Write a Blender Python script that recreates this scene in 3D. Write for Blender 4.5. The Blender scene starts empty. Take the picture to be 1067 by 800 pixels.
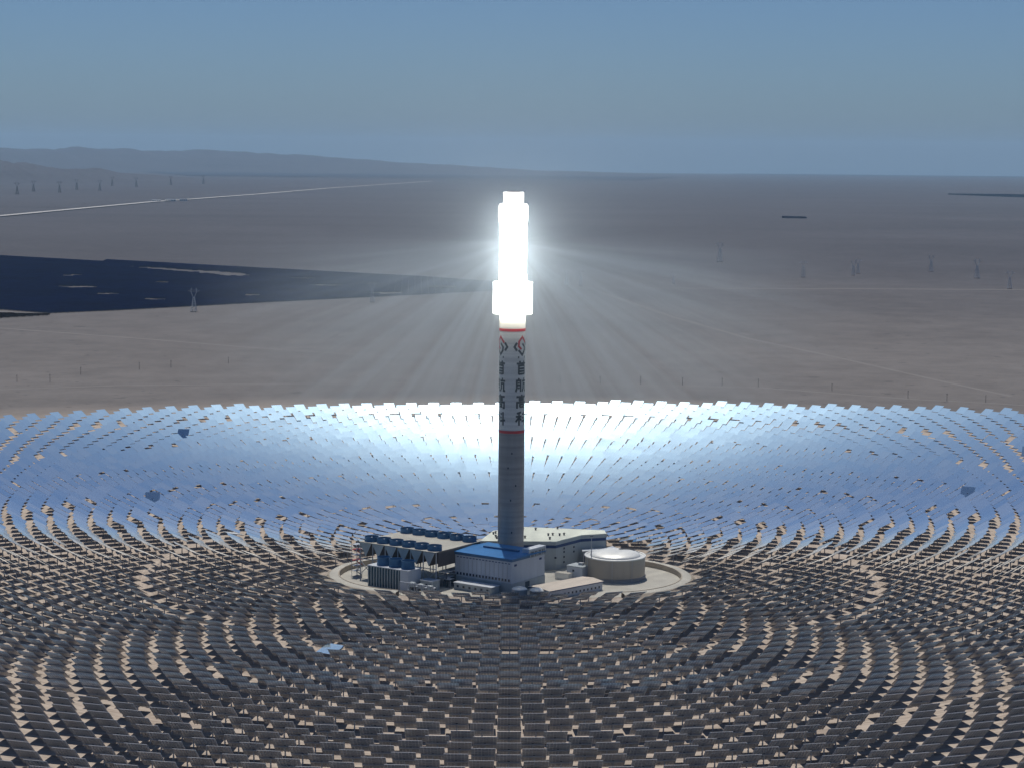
import bpy, bmesh, math, random
import numpy as np
from mathutils import Vector, Matrix

random.seed(7)
RNG = np.random.default_rng(11)
R = math.radians
SC = bpy.context.scene
COL = SC.collection

# ------------------------------------------------------------------ camera, sky, sun, exposure
CAM_Y, CAM_Z = -1392.0, 285.5
cam_d = bpy.data.cameras.new('camera')
cam = bpy.data.objects.new('camera', cam_d)
COL.objects.link(cam)
cam_d.sensor_width = 36.0
cam_d.lens = 2158.0 / 1067.0 * 36.0
cam_d.clip_start = 1.0
cam_d.clip_end = 200000.0
cam.location = (0, CAM_Y, CAM_Z)
cam.rotation_mode = 'QUATERNION'
cam.rotation_quaternion = (Matrix.Rotation(R(90 - 6.37), 4, 'X') @ Matrix.Rotation(R(0.5), 4, 'Z')).to_quaternion()
SC.camera = cam

SUN_EL = R(64)
SUN_AZ = R(-4.5)                      # measured from +Y towards +X
S = Vector((math.cos(SUN_EL) * math.sin(SUN_AZ), math.cos(SUN_EL) * math.cos(SUN_AZ), math.sin(SUN_EL)))

world = bpy.data.worlds.new('World')
SC.world = world
world.use_nodes = True
wt = world.node_tree
wt.nodes.clear()
w_out = wt.nodes.new('ShaderNodeOutputWorld')
w_bg = wt.nodes.new('ShaderNodeBackground')
w_sky = wt.nodes.new('ShaderNodeTexSky')
w_sky.sky_type = 'NISHITA'
w_sky.sun_disc = False
w_sky.sun_elevation = SUN_EL
w_sky.sun_rotation = SUN_AZ
w_sky.altitude = 1100
w_sky.air_density = 0.85
w_sky.dust_density = 2.2
w_sky.ozone_density = 10.0
w_bg.inputs['Strength'].default_value = 0.060
w_tint = wt.nodes.new('ShaderNodeMix')          # the photograph's cool white balance
w_tint.data_type = 'RGBA'
w_tint.blend_type = 'MULTIPLY'
w_tint.inputs[0].default_value = 1.0
w_tint.inputs[7].default_value = (0.84, 0.96, 1.03, 1)
wt.links.new(w_sky.outputs[0], w_tint.inputs[6])
wt.links.new(w_tint.outputs[2], w_bg.inputs[0])
wt.links.new(w_bg.outputs[0], w_out.inputs[0])

sun_d = bpy.data.lights.new('sun', 'SUN')
sun_d.energy = 4.2
sun_d.angle = R(0.5)
sun_d.color = (1.0, 0.95, 0.87)
sun = bpy.data.objects.new('sun', sun_d)
COL.objects.link(sun)
sun.rotation_euler = (-S).to_track_quat('-Z', 'Y').to_euler()
sun.location = S * 400

SC.view_settings.view_transform = 'Standard'
SC.view_settings.look = 'None'
SC.view_settings.exposure = 0.0
SC.view_settings.gamma = 1.0
SC.render.engine = 'CYCLES'
cy = SC.cycles
cy.caustics_reflective = False
cy.caustics_refractive = False
cy.max_bounces = 6
cy.diffuse_bounces = 4
cy.glossy_bounces = 4
cy.volume_bounces = 0
cy.sample_clamp_indirect = 4
cy.use_denoising = True
cy.volume_step_rate = 1.0
cy.volume_max_steps = 128

# ------------------------------------------------------------------ materials
def new_mat(name):
    m = bpy.data.materials.new(name)
    m.use_nodes = True
    nt = m.node_tree
    return m, nt, nt.nodes['Principled BSDF'], nt.nodes['Material Output']


def rgb(c):
    return (c[0], c[1], c[2], 1.0)


def mat(name, col, rough=0.6, metal=0.0, spec=0.3, var=0.12, scale=0.15, streak=False, bump=0.0):
    """Plain surface with dirt variation in object space."""
    m, nt, p, o = new_mat(name)
    p.inputs['Roughness'].default_value = rough
    p.inputs['Metallic'].default_value = metal
    p.inputs['Specular IOR Level'].default_value = spec
    tc = nt.nodes.new('ShaderNodeTexCoord')
    mp = nt.nodes.new('ShaderNodeMapping')
    mp.inputs['Scale'].default_value = (1, 1, 0.12) if streak else (1, 1, 1)
    n = nt.nodes.new('ShaderNodeTexNoise')
    n.inputs['Scale'].default_value = scale
    n.inputs['Detail'].default_value = 6
    n.inputs['Roughness'].default_value = 0.65
    r = nt.nodes.new('ShaderNodeMapRange')
    r.inputs[1].default_value = 0.3
    r.inputs[2].default_value = 0.7
    r.inputs[3].default_value = 1 - var
    r.inputs[4].default_value = 1 + var
    mx = nt.nodes.new('ShaderNodeMix')
    mx.data_type = 'RGBA'
    mx.blend_type = 'MULTIPLY'
    mx.inputs[0].default_value = 1
    mx.inputs[6].default_value = rgb(col)
    nt.links.new(tc.outputs['Object'], mp.inputs[0])
    nt.links.new(mp.outputs[0], n.inputs['Vector'])
    nt.links.new(n.outputs[0], r.inputs[0])
    nt.links.new(r.outputs[0], mx.inputs[7])
    nt.links.new(mx.outputs[2], p.inputs['Base Color'])
    return m


M = {}
M['white'] = mat('white_cladding', (0.56, 0.59, 0.63), 0.5, var=0.08, streak=True)
M['grey_clad'] = mat('grey_cladding', (0.40, 0.44, 0.45), 0.5, var=0.08, streak=True)
M['blue_roof'] = mat('blue_roof_sheet', (0.022, 0.165, 0.42), 0.45, var=0.15, streak=True)
M['blue'] = mat('blue_fan_paint', (0.03, 0.12, 0.25), 0.5, var=0.2)
M['steel_blue'] = mat('steel_blue_trim', (0.07, 0.15, 0.27), 0.5)
M['navy'] = mat('navy_trim', (0.02, 0.05, 0.16), 0.5)
M['cream_roof'] = mat('cream_roof_membrane', (0.66, 0.68, 0.58), 0.7, var=0.08, scale=0.08)
M['tan_roof'] = mat('tan_roof_sheet', (0.55, 0.48, 0.40), 0.7, var=0.1)
M['tan'] = mat('tan_tank_cladding', (0.42, 0.37, 0.31), 0.45, 0.3, var=0.08, streak=True)
M['dome'] = mat('pale_dome_cladding', (0.75, 0.74, 0.70), 0.4, 0.2, var=0.05)
M['concrete'] = mat('weathered_concrete', (0.37, 0.355, 0.34), 0.85, var=0.12, scale=0.12, streak=True)
M['pad'] = mat('pale_concrete_paving', (0.42, 0.40, 0.35), 0.9, var=0.14, scale=0.06)
M['dike'] = mat('dike_render', (0.36, 0.31, 0.25), 0.9, var=0.1)
M['steel'] = mat('galvanised_steel', (0.48, 0.49, 0.51), 0.75, 0.1, var=0.1)
M['dark_steel'] = mat('dark_steel', (0.07, 0.07, 0.08), 0.6, 0.2)
M['glass'] = mat('window_glass', (0.02, 0.03, 0.06), 0.15, 0.0, 0.6, var=0.02)
M['slat'] = mat('louvre_slat', (0.03, 0.07, 0.10), 0.5, var=0.1)
M['brown'] = mat('brown_finned_bundle', (0.11, 0.09, 0.085), 0.8, var=0.15)
M['red'] = mat('red_paint', (0.55, 0.035, 0.045), 0.6, var=0.08)
M['black'] = mat('black_paint', (0.025, 0.025, 0.03), 0.6, var=0.05)
M['shaft_white'] = mat('white_painted_concrete', (0.78, 0.77, 0.72), 0.75, var=0.06, scale=0.1, streak=True)
M['farm'] = mat('solar_module', (0.007, 0.036, 0.15), 0.35, 0.0, 0.5, var=0.25, scale=0.01)
M['farm_brown'] = mat('dusty_solar_module', (0.07, 0.05, 0.05), 0.6, var=0.2, scale=0.02)
def farm_mat(name, c0, c1):
    m, nt, p, o = new_mat(name)
    p.inputs['Roughness'].default_value = 0.4
    g = nt.nodes.new('ShaderNodeNewGeometry')
    n1 = nt.nodes.new('ShaderNodeTexNoise'); n1.inputs['Scale'].default_value = 0.006; n1.inputs['Detail'].default_value = 3
    nt.links.new(g.outputs['Position'], n1.inputs['Vector'])
    ad = nt.nodes.new('ShaderNodeMath'); ad.operation = 'MULTIPLY_ADD'; ad.inputs[1].default_value = 0.5
    nt.links.new(g.outputs['Random Per Island'], ad.inputs[0]); nt.links.new(n1.outputs[0], ad.inputs[2])
    c = nt.nodes.new('ShaderNodeValToRGB')
    c.color_ramp.elements[0].position = 0.3; c.color_ramp.elements[0].color = rgb(c0)
    c.color_ramp.elements[1].position = 1.1; c.color_ramp.elements[1].color = rgb(c1)
    nt.links.new(ad.outputs[0], c.inputs[0]); nt.links.new(c.outputs[0], p.inputs['Base Color'])
    return m


M['farm'] = farm_mat('solar_module_strings', (0.002, 0.028, 0.13), (0.008, 0.060, 0.25))
M['pylon'] = mat('pylon_steel', (0.42, 0.45, 0.50), 0.5, 0.3)
M['pole'] = mat('wooden_pole', (0.10, 0.085, 0.07), 0.9)
M['road'] = mat('pale_road', (0.38, 0.37, 0.36), 0.9, var=0.1, scale=0.002)
M['scrub'] = mat('dark_plain', (0.012, 0.018, 0.035), 0.9, var=0.3, scale=0.001)


def pour_rings(m):
    """faint lift lines of slip-formed concrete"""
    nt = m.node_tree
    p = nt.nodes['Principled BSDF']
    src = p.inputs['Base Color'].links[0].from_socket
    tc = nt.nodes.new('ShaderNodeTexCoord')
    mp = nt.nodes.new('ShaderNodeMapping'); mp.inputs['Scale'].default_value = (0.015, 0.015, 0.35)
    n = nt.nodes.new('ShaderNodeTexNoise'); n.inputs['Scale'].default_value = 1.0; n.inputs['Detail'].default_value = 4
    r = nt.nodes.new('ShaderNodeMapRange')
    for k, v in zip((1, 2, 3, 4), (0.35, 0.65, 0.84, 1.14)):
        r.inputs[k].default_value = v
    mx = nt.nodes.new('ShaderNodeMix'); mx.data_type = 'RGBA'; mx.blend_type = 'MULTIPLY'; mx.inputs[0].default_value = 1
    nt.links.new(tc.outputs['Object'], mp.inputs[0]); nt.links.new(mp.outputs[0], n.inputs['Vector'])
    nt.links.new(n.outputs[0], r.inputs[0]); nt.links.new(src, mx.inputs[6]); nt.links.new(r.outputs[0], mx.inputs[7])
    nt.links.new(mx.outputs[2], p.inputs['Base Color'])


pour_rings(M['concrete'])
pour_rings(M['shaft_white'])


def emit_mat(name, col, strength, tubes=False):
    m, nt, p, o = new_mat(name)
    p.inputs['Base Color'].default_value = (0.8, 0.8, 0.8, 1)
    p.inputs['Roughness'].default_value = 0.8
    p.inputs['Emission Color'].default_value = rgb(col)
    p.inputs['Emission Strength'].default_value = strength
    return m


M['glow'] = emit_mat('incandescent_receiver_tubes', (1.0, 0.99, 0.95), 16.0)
M['spill'] = emit_mat('added_spill_light', (1.0, 0.95, 0.80), 20.0)  # emission added to brighten the shaft below, in place of mirror spill
M['mirror_light'] = emit_mat('emitted_mirror_light', (1.0, 0.98, 0.94), 5.0)  # emission stands in for concentrated mirror light falling on drum and crown


def mirror_mat():
    m, nt, p, o = new_mat('mirror_glass')
    p.inputs['Base Color'].default_value = (0.60, 0.87, 1.0, 1)
    p.inputs['Metallic'].default_value = 1
    p.inputs['Roughness'].default_value = 0.108
    d = nt.nodes.new('ShaderNodeBsdfDiffuse')
    d.inputs[0].default_value = (0.6, 0.57, 0.52, 1)
    g = nt.nodes.new('ShaderNodeNewGeometry')
    mr = nt.nodes.new('ShaderNodeMapRange')
    mr.inputs[3].default_value = 0.02
    mr.inputs[4].default_value = 0.045
    mx = nt.nodes.new('ShaderNodeMixShader')
    # a thin dust film: its cover grows with 1 / cos(angle), as any thin layer's does
    dt = nt.nodes.new('ShaderNodeVectorMath'); dt.operation = 'DOT_PRODUCT'
    nt.links.new(g.outputs['Incoming'], dt.inputs[0]); nt.links.new(g.outputs['Normal'], dt.inputs[1])
    ab = nt.nodes.new('ShaderNodeMath'); ab.operation = 'ABSOLUTE'; nt.links.new(dt.outputs['Value'], ab.inputs[0])
    mxx = nt.nodes.new('ShaderNodeMath'); mxx.operation = 'MAXIMUM'; mxx.inputs[1].default_value = 0.04; nt.links.new(ab.outputs[0], mxx.inputs[0])
    dv_ = nt.nodes.new('ShaderNodeMath'); dv_.operation = 'DIVIDE'; dv_.use_clamp = True
    nt.links.new(g.outputs['Random Per Island'], mr.inputs[0])
    nt.links.new(mr.outputs[0], dv_.inputs[0]); nt.links.new(mxx.outputs[0], dv_.inputs[1])
    nt.links.new(dv_.outputs[0], mx.inputs[0])
    # grime on the glass scatters part of the reflection into a wider lobe
    gl = nt.nodes.new('ShaderNodeBsdfAnisotropic')
    gl.inputs['Color'].default_value = (0.62, 0.84, 1.0, 1)
    gl.inputs['Roughness'].default_value = 0.34
    m0 = nt.nodes.new('ShaderNodeMixShader')
    m0.inputs[0].default_value = 0.115
    nt.links.new(p.outputs[0], m0.inputs[1])
    nt.links.new(gl.outputs[0], m0.inputs[2])
    nt.links.new(m0.outputs[0], mx.inputs[1])
    nt.links.new(d.outputs[0], mx.inputs[2])
    nt.links.new(mx.outputs[0], o.inputs[0])
    return m


def back_mat(name, grid, per_object):
    """Painted steel back of the mirror facets; facet joints and ribs follow the panel's UV."""
    m, nt, p, o = new_mat(name)
    p.inputs['Roughness'].default_value = 0.55
    p.inputs['Metallic'].default_value = 0.15
    src = nt.nodes.new('ShaderNodeObjectInfo') if per_object else nt.nodes.new('ShaderNodeNewGeometry')
    rnd = src.outputs['Random' if per_object else 'Random Per Island']
    cr = nt.nodes.new('ShaderNodeValToRGB')
    el = cr.color_ramp.elements
    el[0].position = 0.0
    el[0].color = (0.34, 0.37, 0.44, 1)
    el[1].position = 1.0
    el[1].color = (0.50, 0.475, 0.475, 1)
    e = el.new(0.5)
    e.color = (0.46, 0.465, 0.50, 1)
    nt.links.new(rnd, cr.inputs[0])
    col = cr.outputs[0]
    if grid:
        uv = nt.nodes.new('ShaderNodeUVMap')
        sep = nt.nodes.new('ShaderNodeSeparateXYZ')
        nt.links.new(uv.outputs[0], sep.inputs[0])

        def lines(sock, count, width):
            a = nt.nodes.new('ShaderNodeMath'); a.operation = 'MULTIPLY'; a.inputs[1].default_value = count
            b = nt.nodes.new('ShaderNodeMath'); b.operation = 'FRACT'
            c = nt.nodes.new('ShaderNodeMath'); c.operation = 'LESS_THAN'; c.inputs[1].default_value = width
            nt.links.new(sock, a.inputs[0]); nt.links.new(a.outputs[0], b.inputs[0]); nt.links.new(b.outputs[0], c.inputs[0])
            return c.outputs[0]
        mxm = nt.nodes.new('ShaderNodeMath'); mxm.operation = 'MAXIMUM'
        nt.links.new(lines(sep.outputs[0], 7, 0.12), mxm.inputs[0])
        nt.links.new(lines(sep.outputs[1], 5, 0.07), mxm.inputs[1])
        mix = nt.nodes.new('ShaderNodeMix'); mix.data_type = 'RGBA'
        mix.inputs[7].default_value = (0.80, 0.80, 0.82, 1)
        nt.links.new(mxm.outputs[0], mix.inputs[0])
        nt.links.new(col, mix.inputs[6])
        col = mix.outputs[2]
    nt.links.new(col, p.inputs['Base Color'])
    return m


M['mirror'] = mirror_mat()
M['back'] = back_mat('heliostat_back', True, True)
M['back_grid'] = back_mat('heliostat_back_ribbed', True, False)


def ground_mat():
    m, nt, p, o = new_mat('desert_ground')
    L = nt.links
    p.inputs['Roughness'].default_value = 0.95
    p.inputs['Specular IOR Level'].default_value = 0.1
    g = nt.nodes.new('ShaderNodeNewGeometry')

    def noise(scale, detail=8, rough=0.6, stretch=None):
        n = nt.nodes.new('ShaderNodeTexNoise')
        n.inputs['Scale'].default_value = scale
        n.inputs['Detail'].default_value = detail
        n.inputs['Roughness'].default_value = rough
        if stretch:
            mp = nt.nodes.new('ShaderNodeMapping')
            mp.inputs['Scale'].default_value = stretch
            mp.inputs['Rotation'].default_value = (0, 0, 0.2)
            L.new(g.outputs['Position'], mp.inputs[0])
            L.new(mp.outputs[0], n.inputs['Vector'])
        else:
            L.new(g.outputs['Position'], n.inputs['Vector'])
        return n.outputs[0]

    def ramp(sock, stops):
        c = nt.nodes.new('ShaderNodeValToRGB')
        e = c.color_ramp.elements
        e[0].position, e[0].color = stops[0][0], rgb(stops[0][1])
        e[1].position, e[1].color = stops[-1][0], rgb(stops[-1][1])
        for q, k in stops[1:-1]:
            x = e.new(q); x.color = rgb(k)
        L.new(sock, c.inputs[0])
        return c.outputs[0]
    gobi = ramp(noise(0.0011, 10, 0.62, (0.5, 1, 1)), [(0.30, (0.108, 0.100, 0.098)), (0.5, (0.130, 0.120, 0.117)), (0.70, (0.150, 0.140, 0.137))])
    fine0 = ramp(noise(0.014, 9, 0.78), [(0.34, (0.82, 0.82, 0.82)), (0.66, (1.15, 1.15, 1.15))])
    spots = ramp(noise(0.045, 2, 0.5), [(0.27, (0.62, 0.62, 0.62)), (0.34, (1, 1, 1))])
    mf = nt.nodes.new('ShaderNodeMix'); mf.data_type = 'RGBA'; mf.blend_type = 'MULTIPLY'; mf.inputs[0].default_value = 1
    L.new(fine0, mf.inputs[6]); L.new(spots, mf.inputs[7])
    fine = mf.outputs[2]
    sand = ramp(noise(0.03, 8, 0.7), [(0.3, (0.31, 0.255, 0.212)), (0.7, (0.39, 0.34, 0.295))])
    # graded site of the mirror field is paler than the untouched gravel plain round it
    sep = nt.nodes.new('ShaderNodeSeparateXYZ')
    L.new(g.outputs['Position'], sep.inputs[0])
    cmb = nt.nodes.new('ShaderNodeCombineXYZ')
    L.new(sep.outputs[0], cmb.inputs[0]); L.new(sep.outputs[1], cmb.inputs[1])
    ln = nt.nodes.new('ShaderNodeVectorMath'); ln.operation = 'LENGTH'
    L.new(cmb.outputs[0], ln.inputs[0])
    wob = nt.nodes.new('ShaderNodeMath'); wob.operation = 'MULTIPLY_ADD'
    wob.inputs[1].default_value = 160
    L.new(noise(0.004, 4), wob.inputs[0]); L.new(ln.outputs['Value'], wob.inputs[2])
    mr = nt.nodes.new('ShaderNodeMapRange')
    mr.inputs[1].default_value = 930; mr.inputs[2].default_value = 1130
    mr.inputs[3].default_value = 1; mr.inputs[4].default_value = 0
    L.new(wob.outputs[0], mr.inputs[0])
    ang = nt.nodes.new('ShaderNodeMath'); ang.operation = 'ARCTAN2'
    L.new(sep.outputs[0], ang.inputs[0]); L.new(sep.outputs[1], ang.inputs[1])
    am = nt.nodes.new('ShaderNodeMath'); am.operation = 'MULTIPLY'; am.inputs[1].default_value = 14.0
    L.new(ang.outputs[0], am.inputs[0])
    rm = nt.nodes.new('ShaderNodeMath'); rm.operation = 'MULTIPLY'; rm.inputs[1].default_value = 0.55
    L.new(ln.outputs['Value'], rm.inputs[0])
    pc = nt.nodes.new('ShaderNodeCombineXYZ')
    L.new(rm.outputs[0], pc.inputs[0]); L.new(am.outputs[0], pc.inputs[1])
    tn = nt.nodes.new('ShaderNodeTexNoise'); tn.inputs['Scale'].default_value = 1.0; tn.inputs['Detail'].default_value = 5
    L.new(pc.outputs[0], tn.inputs['Vector'])
    trk = ramp(tn.outputs[0], [(0.38, (0.80, 0.78, 0.76)), (0.5, (1.0, 1.0, 1.0)), (0.64, (1.16, 1.16, 1.15))])
    ms = nt.nodes.new('ShaderNodeMix'); ms.data_type = 'RGBA'; ms.blend_type = 'MULTIPLY'; ms.inputs[0].default_value = 1
    L.new(sand, ms.inputs[6]); L.new(trk, ms.inputs[7])
    sand = ms.outputs[2]
    # darker desert varnish on the gravel farther out
    dk = nt.nodes.new('ShaderNodeMath'); dk.operation = 'MULTIPLY_ADD'; dk.inputs[1].default_value = 2600
    L.new(noise(0.0007, 5, 0.6, (0.4, 1, 1)), dk.inputs[0]); L.new(ln.outputs['Value'], dk.inputs[2])
    dr = nt.nodes.new('ShaderNodeMapRange'); dr.interpolation_type = 'SMOOTHSTEP'
    dr.inputs[1].default_value = 2600; dr.inputs[2].default_value = 5600
    L.new(dk.outputs[0], dr.inputs[0])
    md = nt.nodes.new('ShaderNodeMix'); md.data_type = 'RGBA'; md.blend_type = 'MULTIPLY'
    md.inputs[7].default_value = (0.52, 0.54, 0.62, 1)
    L.new(dr.outputs[0], md.inputs[0]); L.new(gobi, md.inputs[6])
    gobi = md.outputs[2]
    m1 = nt.nodes.new('ShaderNodeMix'); m1.data_type = 'RGBA'; m1.blend_type = 'MULTIPLY'; m1.inputs[0].default_value = 1
    L.new(gobi, m1.inputs[6]); L.new(fine, m1.inputs[7])
    m2 = nt.nodes.new('ShaderNodeMix'); m2.data_type = 'RGBA'
    L.new(mr.outputs[0], m2.inputs[0]); L.new(m1.outputs[2], m2.inputs[6]); L.new(sand, m2.inputs[7])
    L.new(m2.outputs[2], p.inputs['Base Color'])
    return m


M['ground'] = ground_mat()


# ------------------------------------------------------------------ mesh helpers
def gz(x, y):
    """height of the curved earth under (x, y)"""
    r = math.hypot(x, y)
    return -(max(0.0, r) ** 2) / (2 * 6371000.0)


class MB:
    def __init__(self):
        self.v, self.f, self.mi = [], [], []

    def add(self, vs, fs, mi=0):
        b = len(self.v)
        self.v += [tuple(x) for x in vs]
        self.f += [tuple(b + i for i in q) for q in fs]
        self.mi += [mi] * len(fs)
        return self

    def box(self, c, s, rz=0.0, mi=0, mx=None):
        hx, hy, hz = s[0] / 2, s[1] / 2, s[2] / 2
        p = [(-hx, -hy, -hz), (hx, -hy, -hz), (hx, hy, -hz), (-hx, hy, -hz), (-hx, -hy, hz), (hx, -hy, hz), (hx, hy, hz), (-hx, hy, hz)]
        ca, sa = math.cos(rz), math.sin(rz)
        if mx is not None:
            vs = [mx @ Vector(q) + Vector(c) for q in p]
        else:
            vs = [(c[0] + q[0] * ca - q[1] * sa, c[1] + q[0] * sa + q[1] * ca, c[2] + q[2]) for q in p]
        return self.add(vs, [(0, 3, 2, 1), (4, 5, 6, 7), (0, 1, 5, 4), (1, 2, 6, 5), (2, 3, 7, 6), (3, 0, 4, 7)], mi)

    def bar(self, a, b, w, mi=0):
        a, b = Vector(a), Vector(b)
        d = b - a
        q = d.to_track_quat('Z', 'Y').to_matrix()
        return self.box((a + b) / 2, (w, w, d.length), mx=q, mi=mi)

    def arc(self, prof, t0, t1, n=96):
        """profile swept round the z axis between two angles, ends closed"""
        vs = []
        for r, z in prof:
            for i in range(n + 1):
                t = t0 + (t1 - t0) * i / n
                vs.append((r * math.cos(t), r * math.sin(t), z))
        fs = []
        for k in range(len(prof) - 1):
            for i in range(n):
                fs.append((k * (n + 1) + i, k * (n + 1) + i + 1, (k + 1) * (n + 1) + i + 1, (k + 1) * (n + 1) + i))
        return self.add(vs, fs)

    def lathe(self, prof, n=48, c=(0, 0, 0), cap=True, mi=0):
        vs = []
        for r, z in prof:
            for i in range(n):
                t = 2 * math.pi * i / n
                vs.append((c[0] + r * math.cos(t), c[1] + r * math.sin(t), c[2] + z))
        fs = []
        for k in range(len(prof) - 1):
            for i in range(n):
                j = (i + 1) % n
                fs.append((k * n + i, k * n + j, (k + 1) * n + j, (k + 1) * n + i))
        if cap:
            fs.append(tuple(reversed(range(n))))
            fs.append(tuple((len(prof) - 1) * n + i for i in range(n)))
        return self.add(vs, fs, mi)

    def prism(self, poly, z0, z1, mi=0):
        n = len(poly)
        vs = [(x, y, z0) for x, y in poly] + [(x, y, z1) for x, y in poly]
        fs = [tuple(reversed(range(n))), tuple(range(n, 2 * n))] + [(i, (i + 1) % n, n + (i + 1) % n, n + i) for i in range(n)]
        return self.add(vs, fs, mi)

    def build(self, name, mats, parent=None, loc=None, smooth=False):
        me = bpy.data.meshes.new(name)
        me.from_pydata(self.v, [], self.f)
        if not isinstance(mats, (list, tuple)):
            mats = [mats]
        for x in mats:
            me.materials.append(x)
        if len(mats) > 1:
            me.polygons.foreach_set('material_index', self.mi)
        if smooth:
            me.polygons.foreach_set('use_smooth', [True] * len(me.polygons))
            bmx = bmesh.new(); bmx.from_mesh(me)
            for e in bmx.edges:
                if len(e.link_faces) == 2 and e.calc_face_angle(0) > R(35):
                    e.smooth = False
            bmx.to_mesh(me); bmx.free()
        me.update()
        o = bpy.data.objects.new(name, me)
        COL.objects.link(o)
        if parent is not None:
            o.parent = parent
        if loc is not None:
            o.location = loc
        return o


def tag(o, label=None, cat=None, group=None, kind=None):
    if label: o['label'] = label
    if cat: o['category'] = cat
    if group: o['group'] = group
    if kind: o['kind'] = kind
    return o


def empty(name, loc=(0, 0, 0), rz=0.0):
    o = bpy.data.objects.new(name, None)
    o.empty_display_size = 1
    COL.objects.link(o)
    o.location = loc
    o.rotation_euler = (0, 0, rz)
    return o


def thing(name, label, cat, loc=(0, 0, 0), rz=0.0, group=None):
    return tag(empty(name, loc, rz), label, cat, group)


def copy_tree(o, parent=None):
    c = o.copy()
    COL.objects.link(c)
    c.parent = parent
    for ch in list(o.children):
        copy_tree(ch, c)
    return c


ORD = ['zeroth', 'first', 'second', 'third', 'fourth', 'fifth', 'sixth', 'seventh', 'eighth', 'ninth', 'tenth', 'eleventh', 'twelfth',
       'thirteenth', 'fourteenth', 'fifteenth', 'sixteenth', 'seventeenth', 'eighteenth', 'nineteenth', 'twentieth']


def ordinal(n):
    if n <= 20:
        return ORD[n]
    tens = {2: 'twenty', 3: 'thirty', 4: 'forty', 5: 'fifty'}[n // 10]
    return tens + '-' + ORD[n % 10] if n % 10 else {2: 'twentieth', 3: 'thirtieth', 4: 'fortieth', 5: 'fiftieth'}[n // 10]


_f = 2158.0 / 1067.0
_inv = cam.rotation_quaternion.to_matrix().transposed()


def project(p):
    """fraction of the frame (x right, y down) at which a point shows; only used to count rows for labels"""
    q = _inv @ (Vector(p) - cam.location)
    return 0.5 + _f * q.x / -q.z, 0.5 - _f * q.y / -q.z * 1067 / 800.0, -q.z


# ------------------------------------------------------------------ the ground: one curved sheet to the horizon
def build_ground():
    rad = [0, 60, 120, 200, 300, 450, 650, 900, 1300, 1800, 2500, 3500, 5000, 7000, 9500, 12500, 16000, 20000, 25000, 31000, 38000, 46000, 54000, 62000, 70000]
    n = 180
    mb = MB()
    vs = [(0, 0, 0)]
    for r in rad[1:]:
        for i in range(n):
            t = 2 * math.pi * i / n
            x, y = r * math.cos(t), r * math.sin(t)
            vs.append((x, y, gz(x, y)))
    fs = [(0, 1 + i, 1 + (i + 1) % n) for i in range(n)]
    for k in range(len(rad) - 2):
        a, b = 1 + k * n, 1 + (k + 1) * n
        for i in range(n):
            j = (i + 1) % n
            fs.append((a + i, b + i, b + j, a + j))
    mb.add(vs, fs)
    return tag(mb.build('ground', M['ground'], smooth=False), kind='structure')


build_ground()


def vnoise(x, seed):
    """1-D value noise, several octaves"""
    t = 0.0
    for o, a in ((1, 0.5), (2.1, 0.27), (4.3, 0.15), (9.1, 0.08)):
        xx = x * o + seed * 17.3 + o * 5.1
        i = math.floor(xx); fr = xx - i; fr = fr * fr * (3 - 2 * fr)
        h = lambda k: (math.sin(k * 127.1 + seed * 311.7) * 43758.5453) % 1.0
        t += a * (h(i) * (1 - fr) + h(i + 1) * fr)
    return t


def build_hills(name, az0, az1, d0, d1, prof, seed, rough):
    """range of low eroded hills; prof maps bearing (deg) to summit height"""
    mb = MB()
    na, nd = 420, 34
    vs = []
    for j in range(nd + 1):
        t = j / nd
        d = d0 + (d1 - d0) * t
        env = math.sin(math.pi * min(1.0, t * 0.5 / 0.62)) if t < 0.62 else math.cos((t - 0.62) / 0.38 * math.pi / 2)
        env = max(0.0, env)
        for i in range(na + 1):
            a = az0 + (az1 - az0) * i / na
            x, y = d * math.sin(R(a)), CAM_Y + d * math.cos(R(a))
            ridge = abs(vnoise(a * 3.6 + t * 7.1, seed) - 0.5) * 2 + 0.8 * abs(vnoise(a * 9.0 - t * 13, seed + 8) - 0.5)
            h = prof(a) * env * (1 - rough + rough * (0.3 + 1.1 * vnoise(a * 2.4 + t * 5, seed + 3) - 0.5 * ridge))
            edge = min(1.0, (i / na) / 0.06, (1 - i / na) / 0.06)
            vs.append((x, y, gz(x, y) - 6 + h * edge))
    fs = []
    for j in range(nd):
        for i in range(na):
            q = j * (na + 1) + i
            fs.append((q, q + 1, q + na + 2, q + na + 1))
    mb.add(vs, fs)
    return tag(mb.build(name, M['ground'], smooth=True), kind='structure')


def lerp_prof(pts):
    xs = [p[0] for p in pts]; ys = [p[1] for p in pts]
    return lambda a: float(np.interp(a, xs, ys))


# bearings: image x -> atan((x-533)/2158)
build_hills('hills', -26, 5, 35000, 45000, lerp_prof([(-26, 430), (-13.9, 425), (-11.1, 445), (-8.8, 415), (-6.95, 392), (-5.4, 315), (-3.5, 232), (-2.2, 183), (-0.9, 135), (0.7, 70), (5, 12)]), 2, 0.22)
build_hills('foothills', -24, -8.0, 19000, 24000, lerp_prof([(-24, 235), (-14, 215), (-13.0, 190), (-12.3, 130), (-11.3, 150), (-10.4, 80), (-8, 10)]), 5, 0.45)


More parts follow.
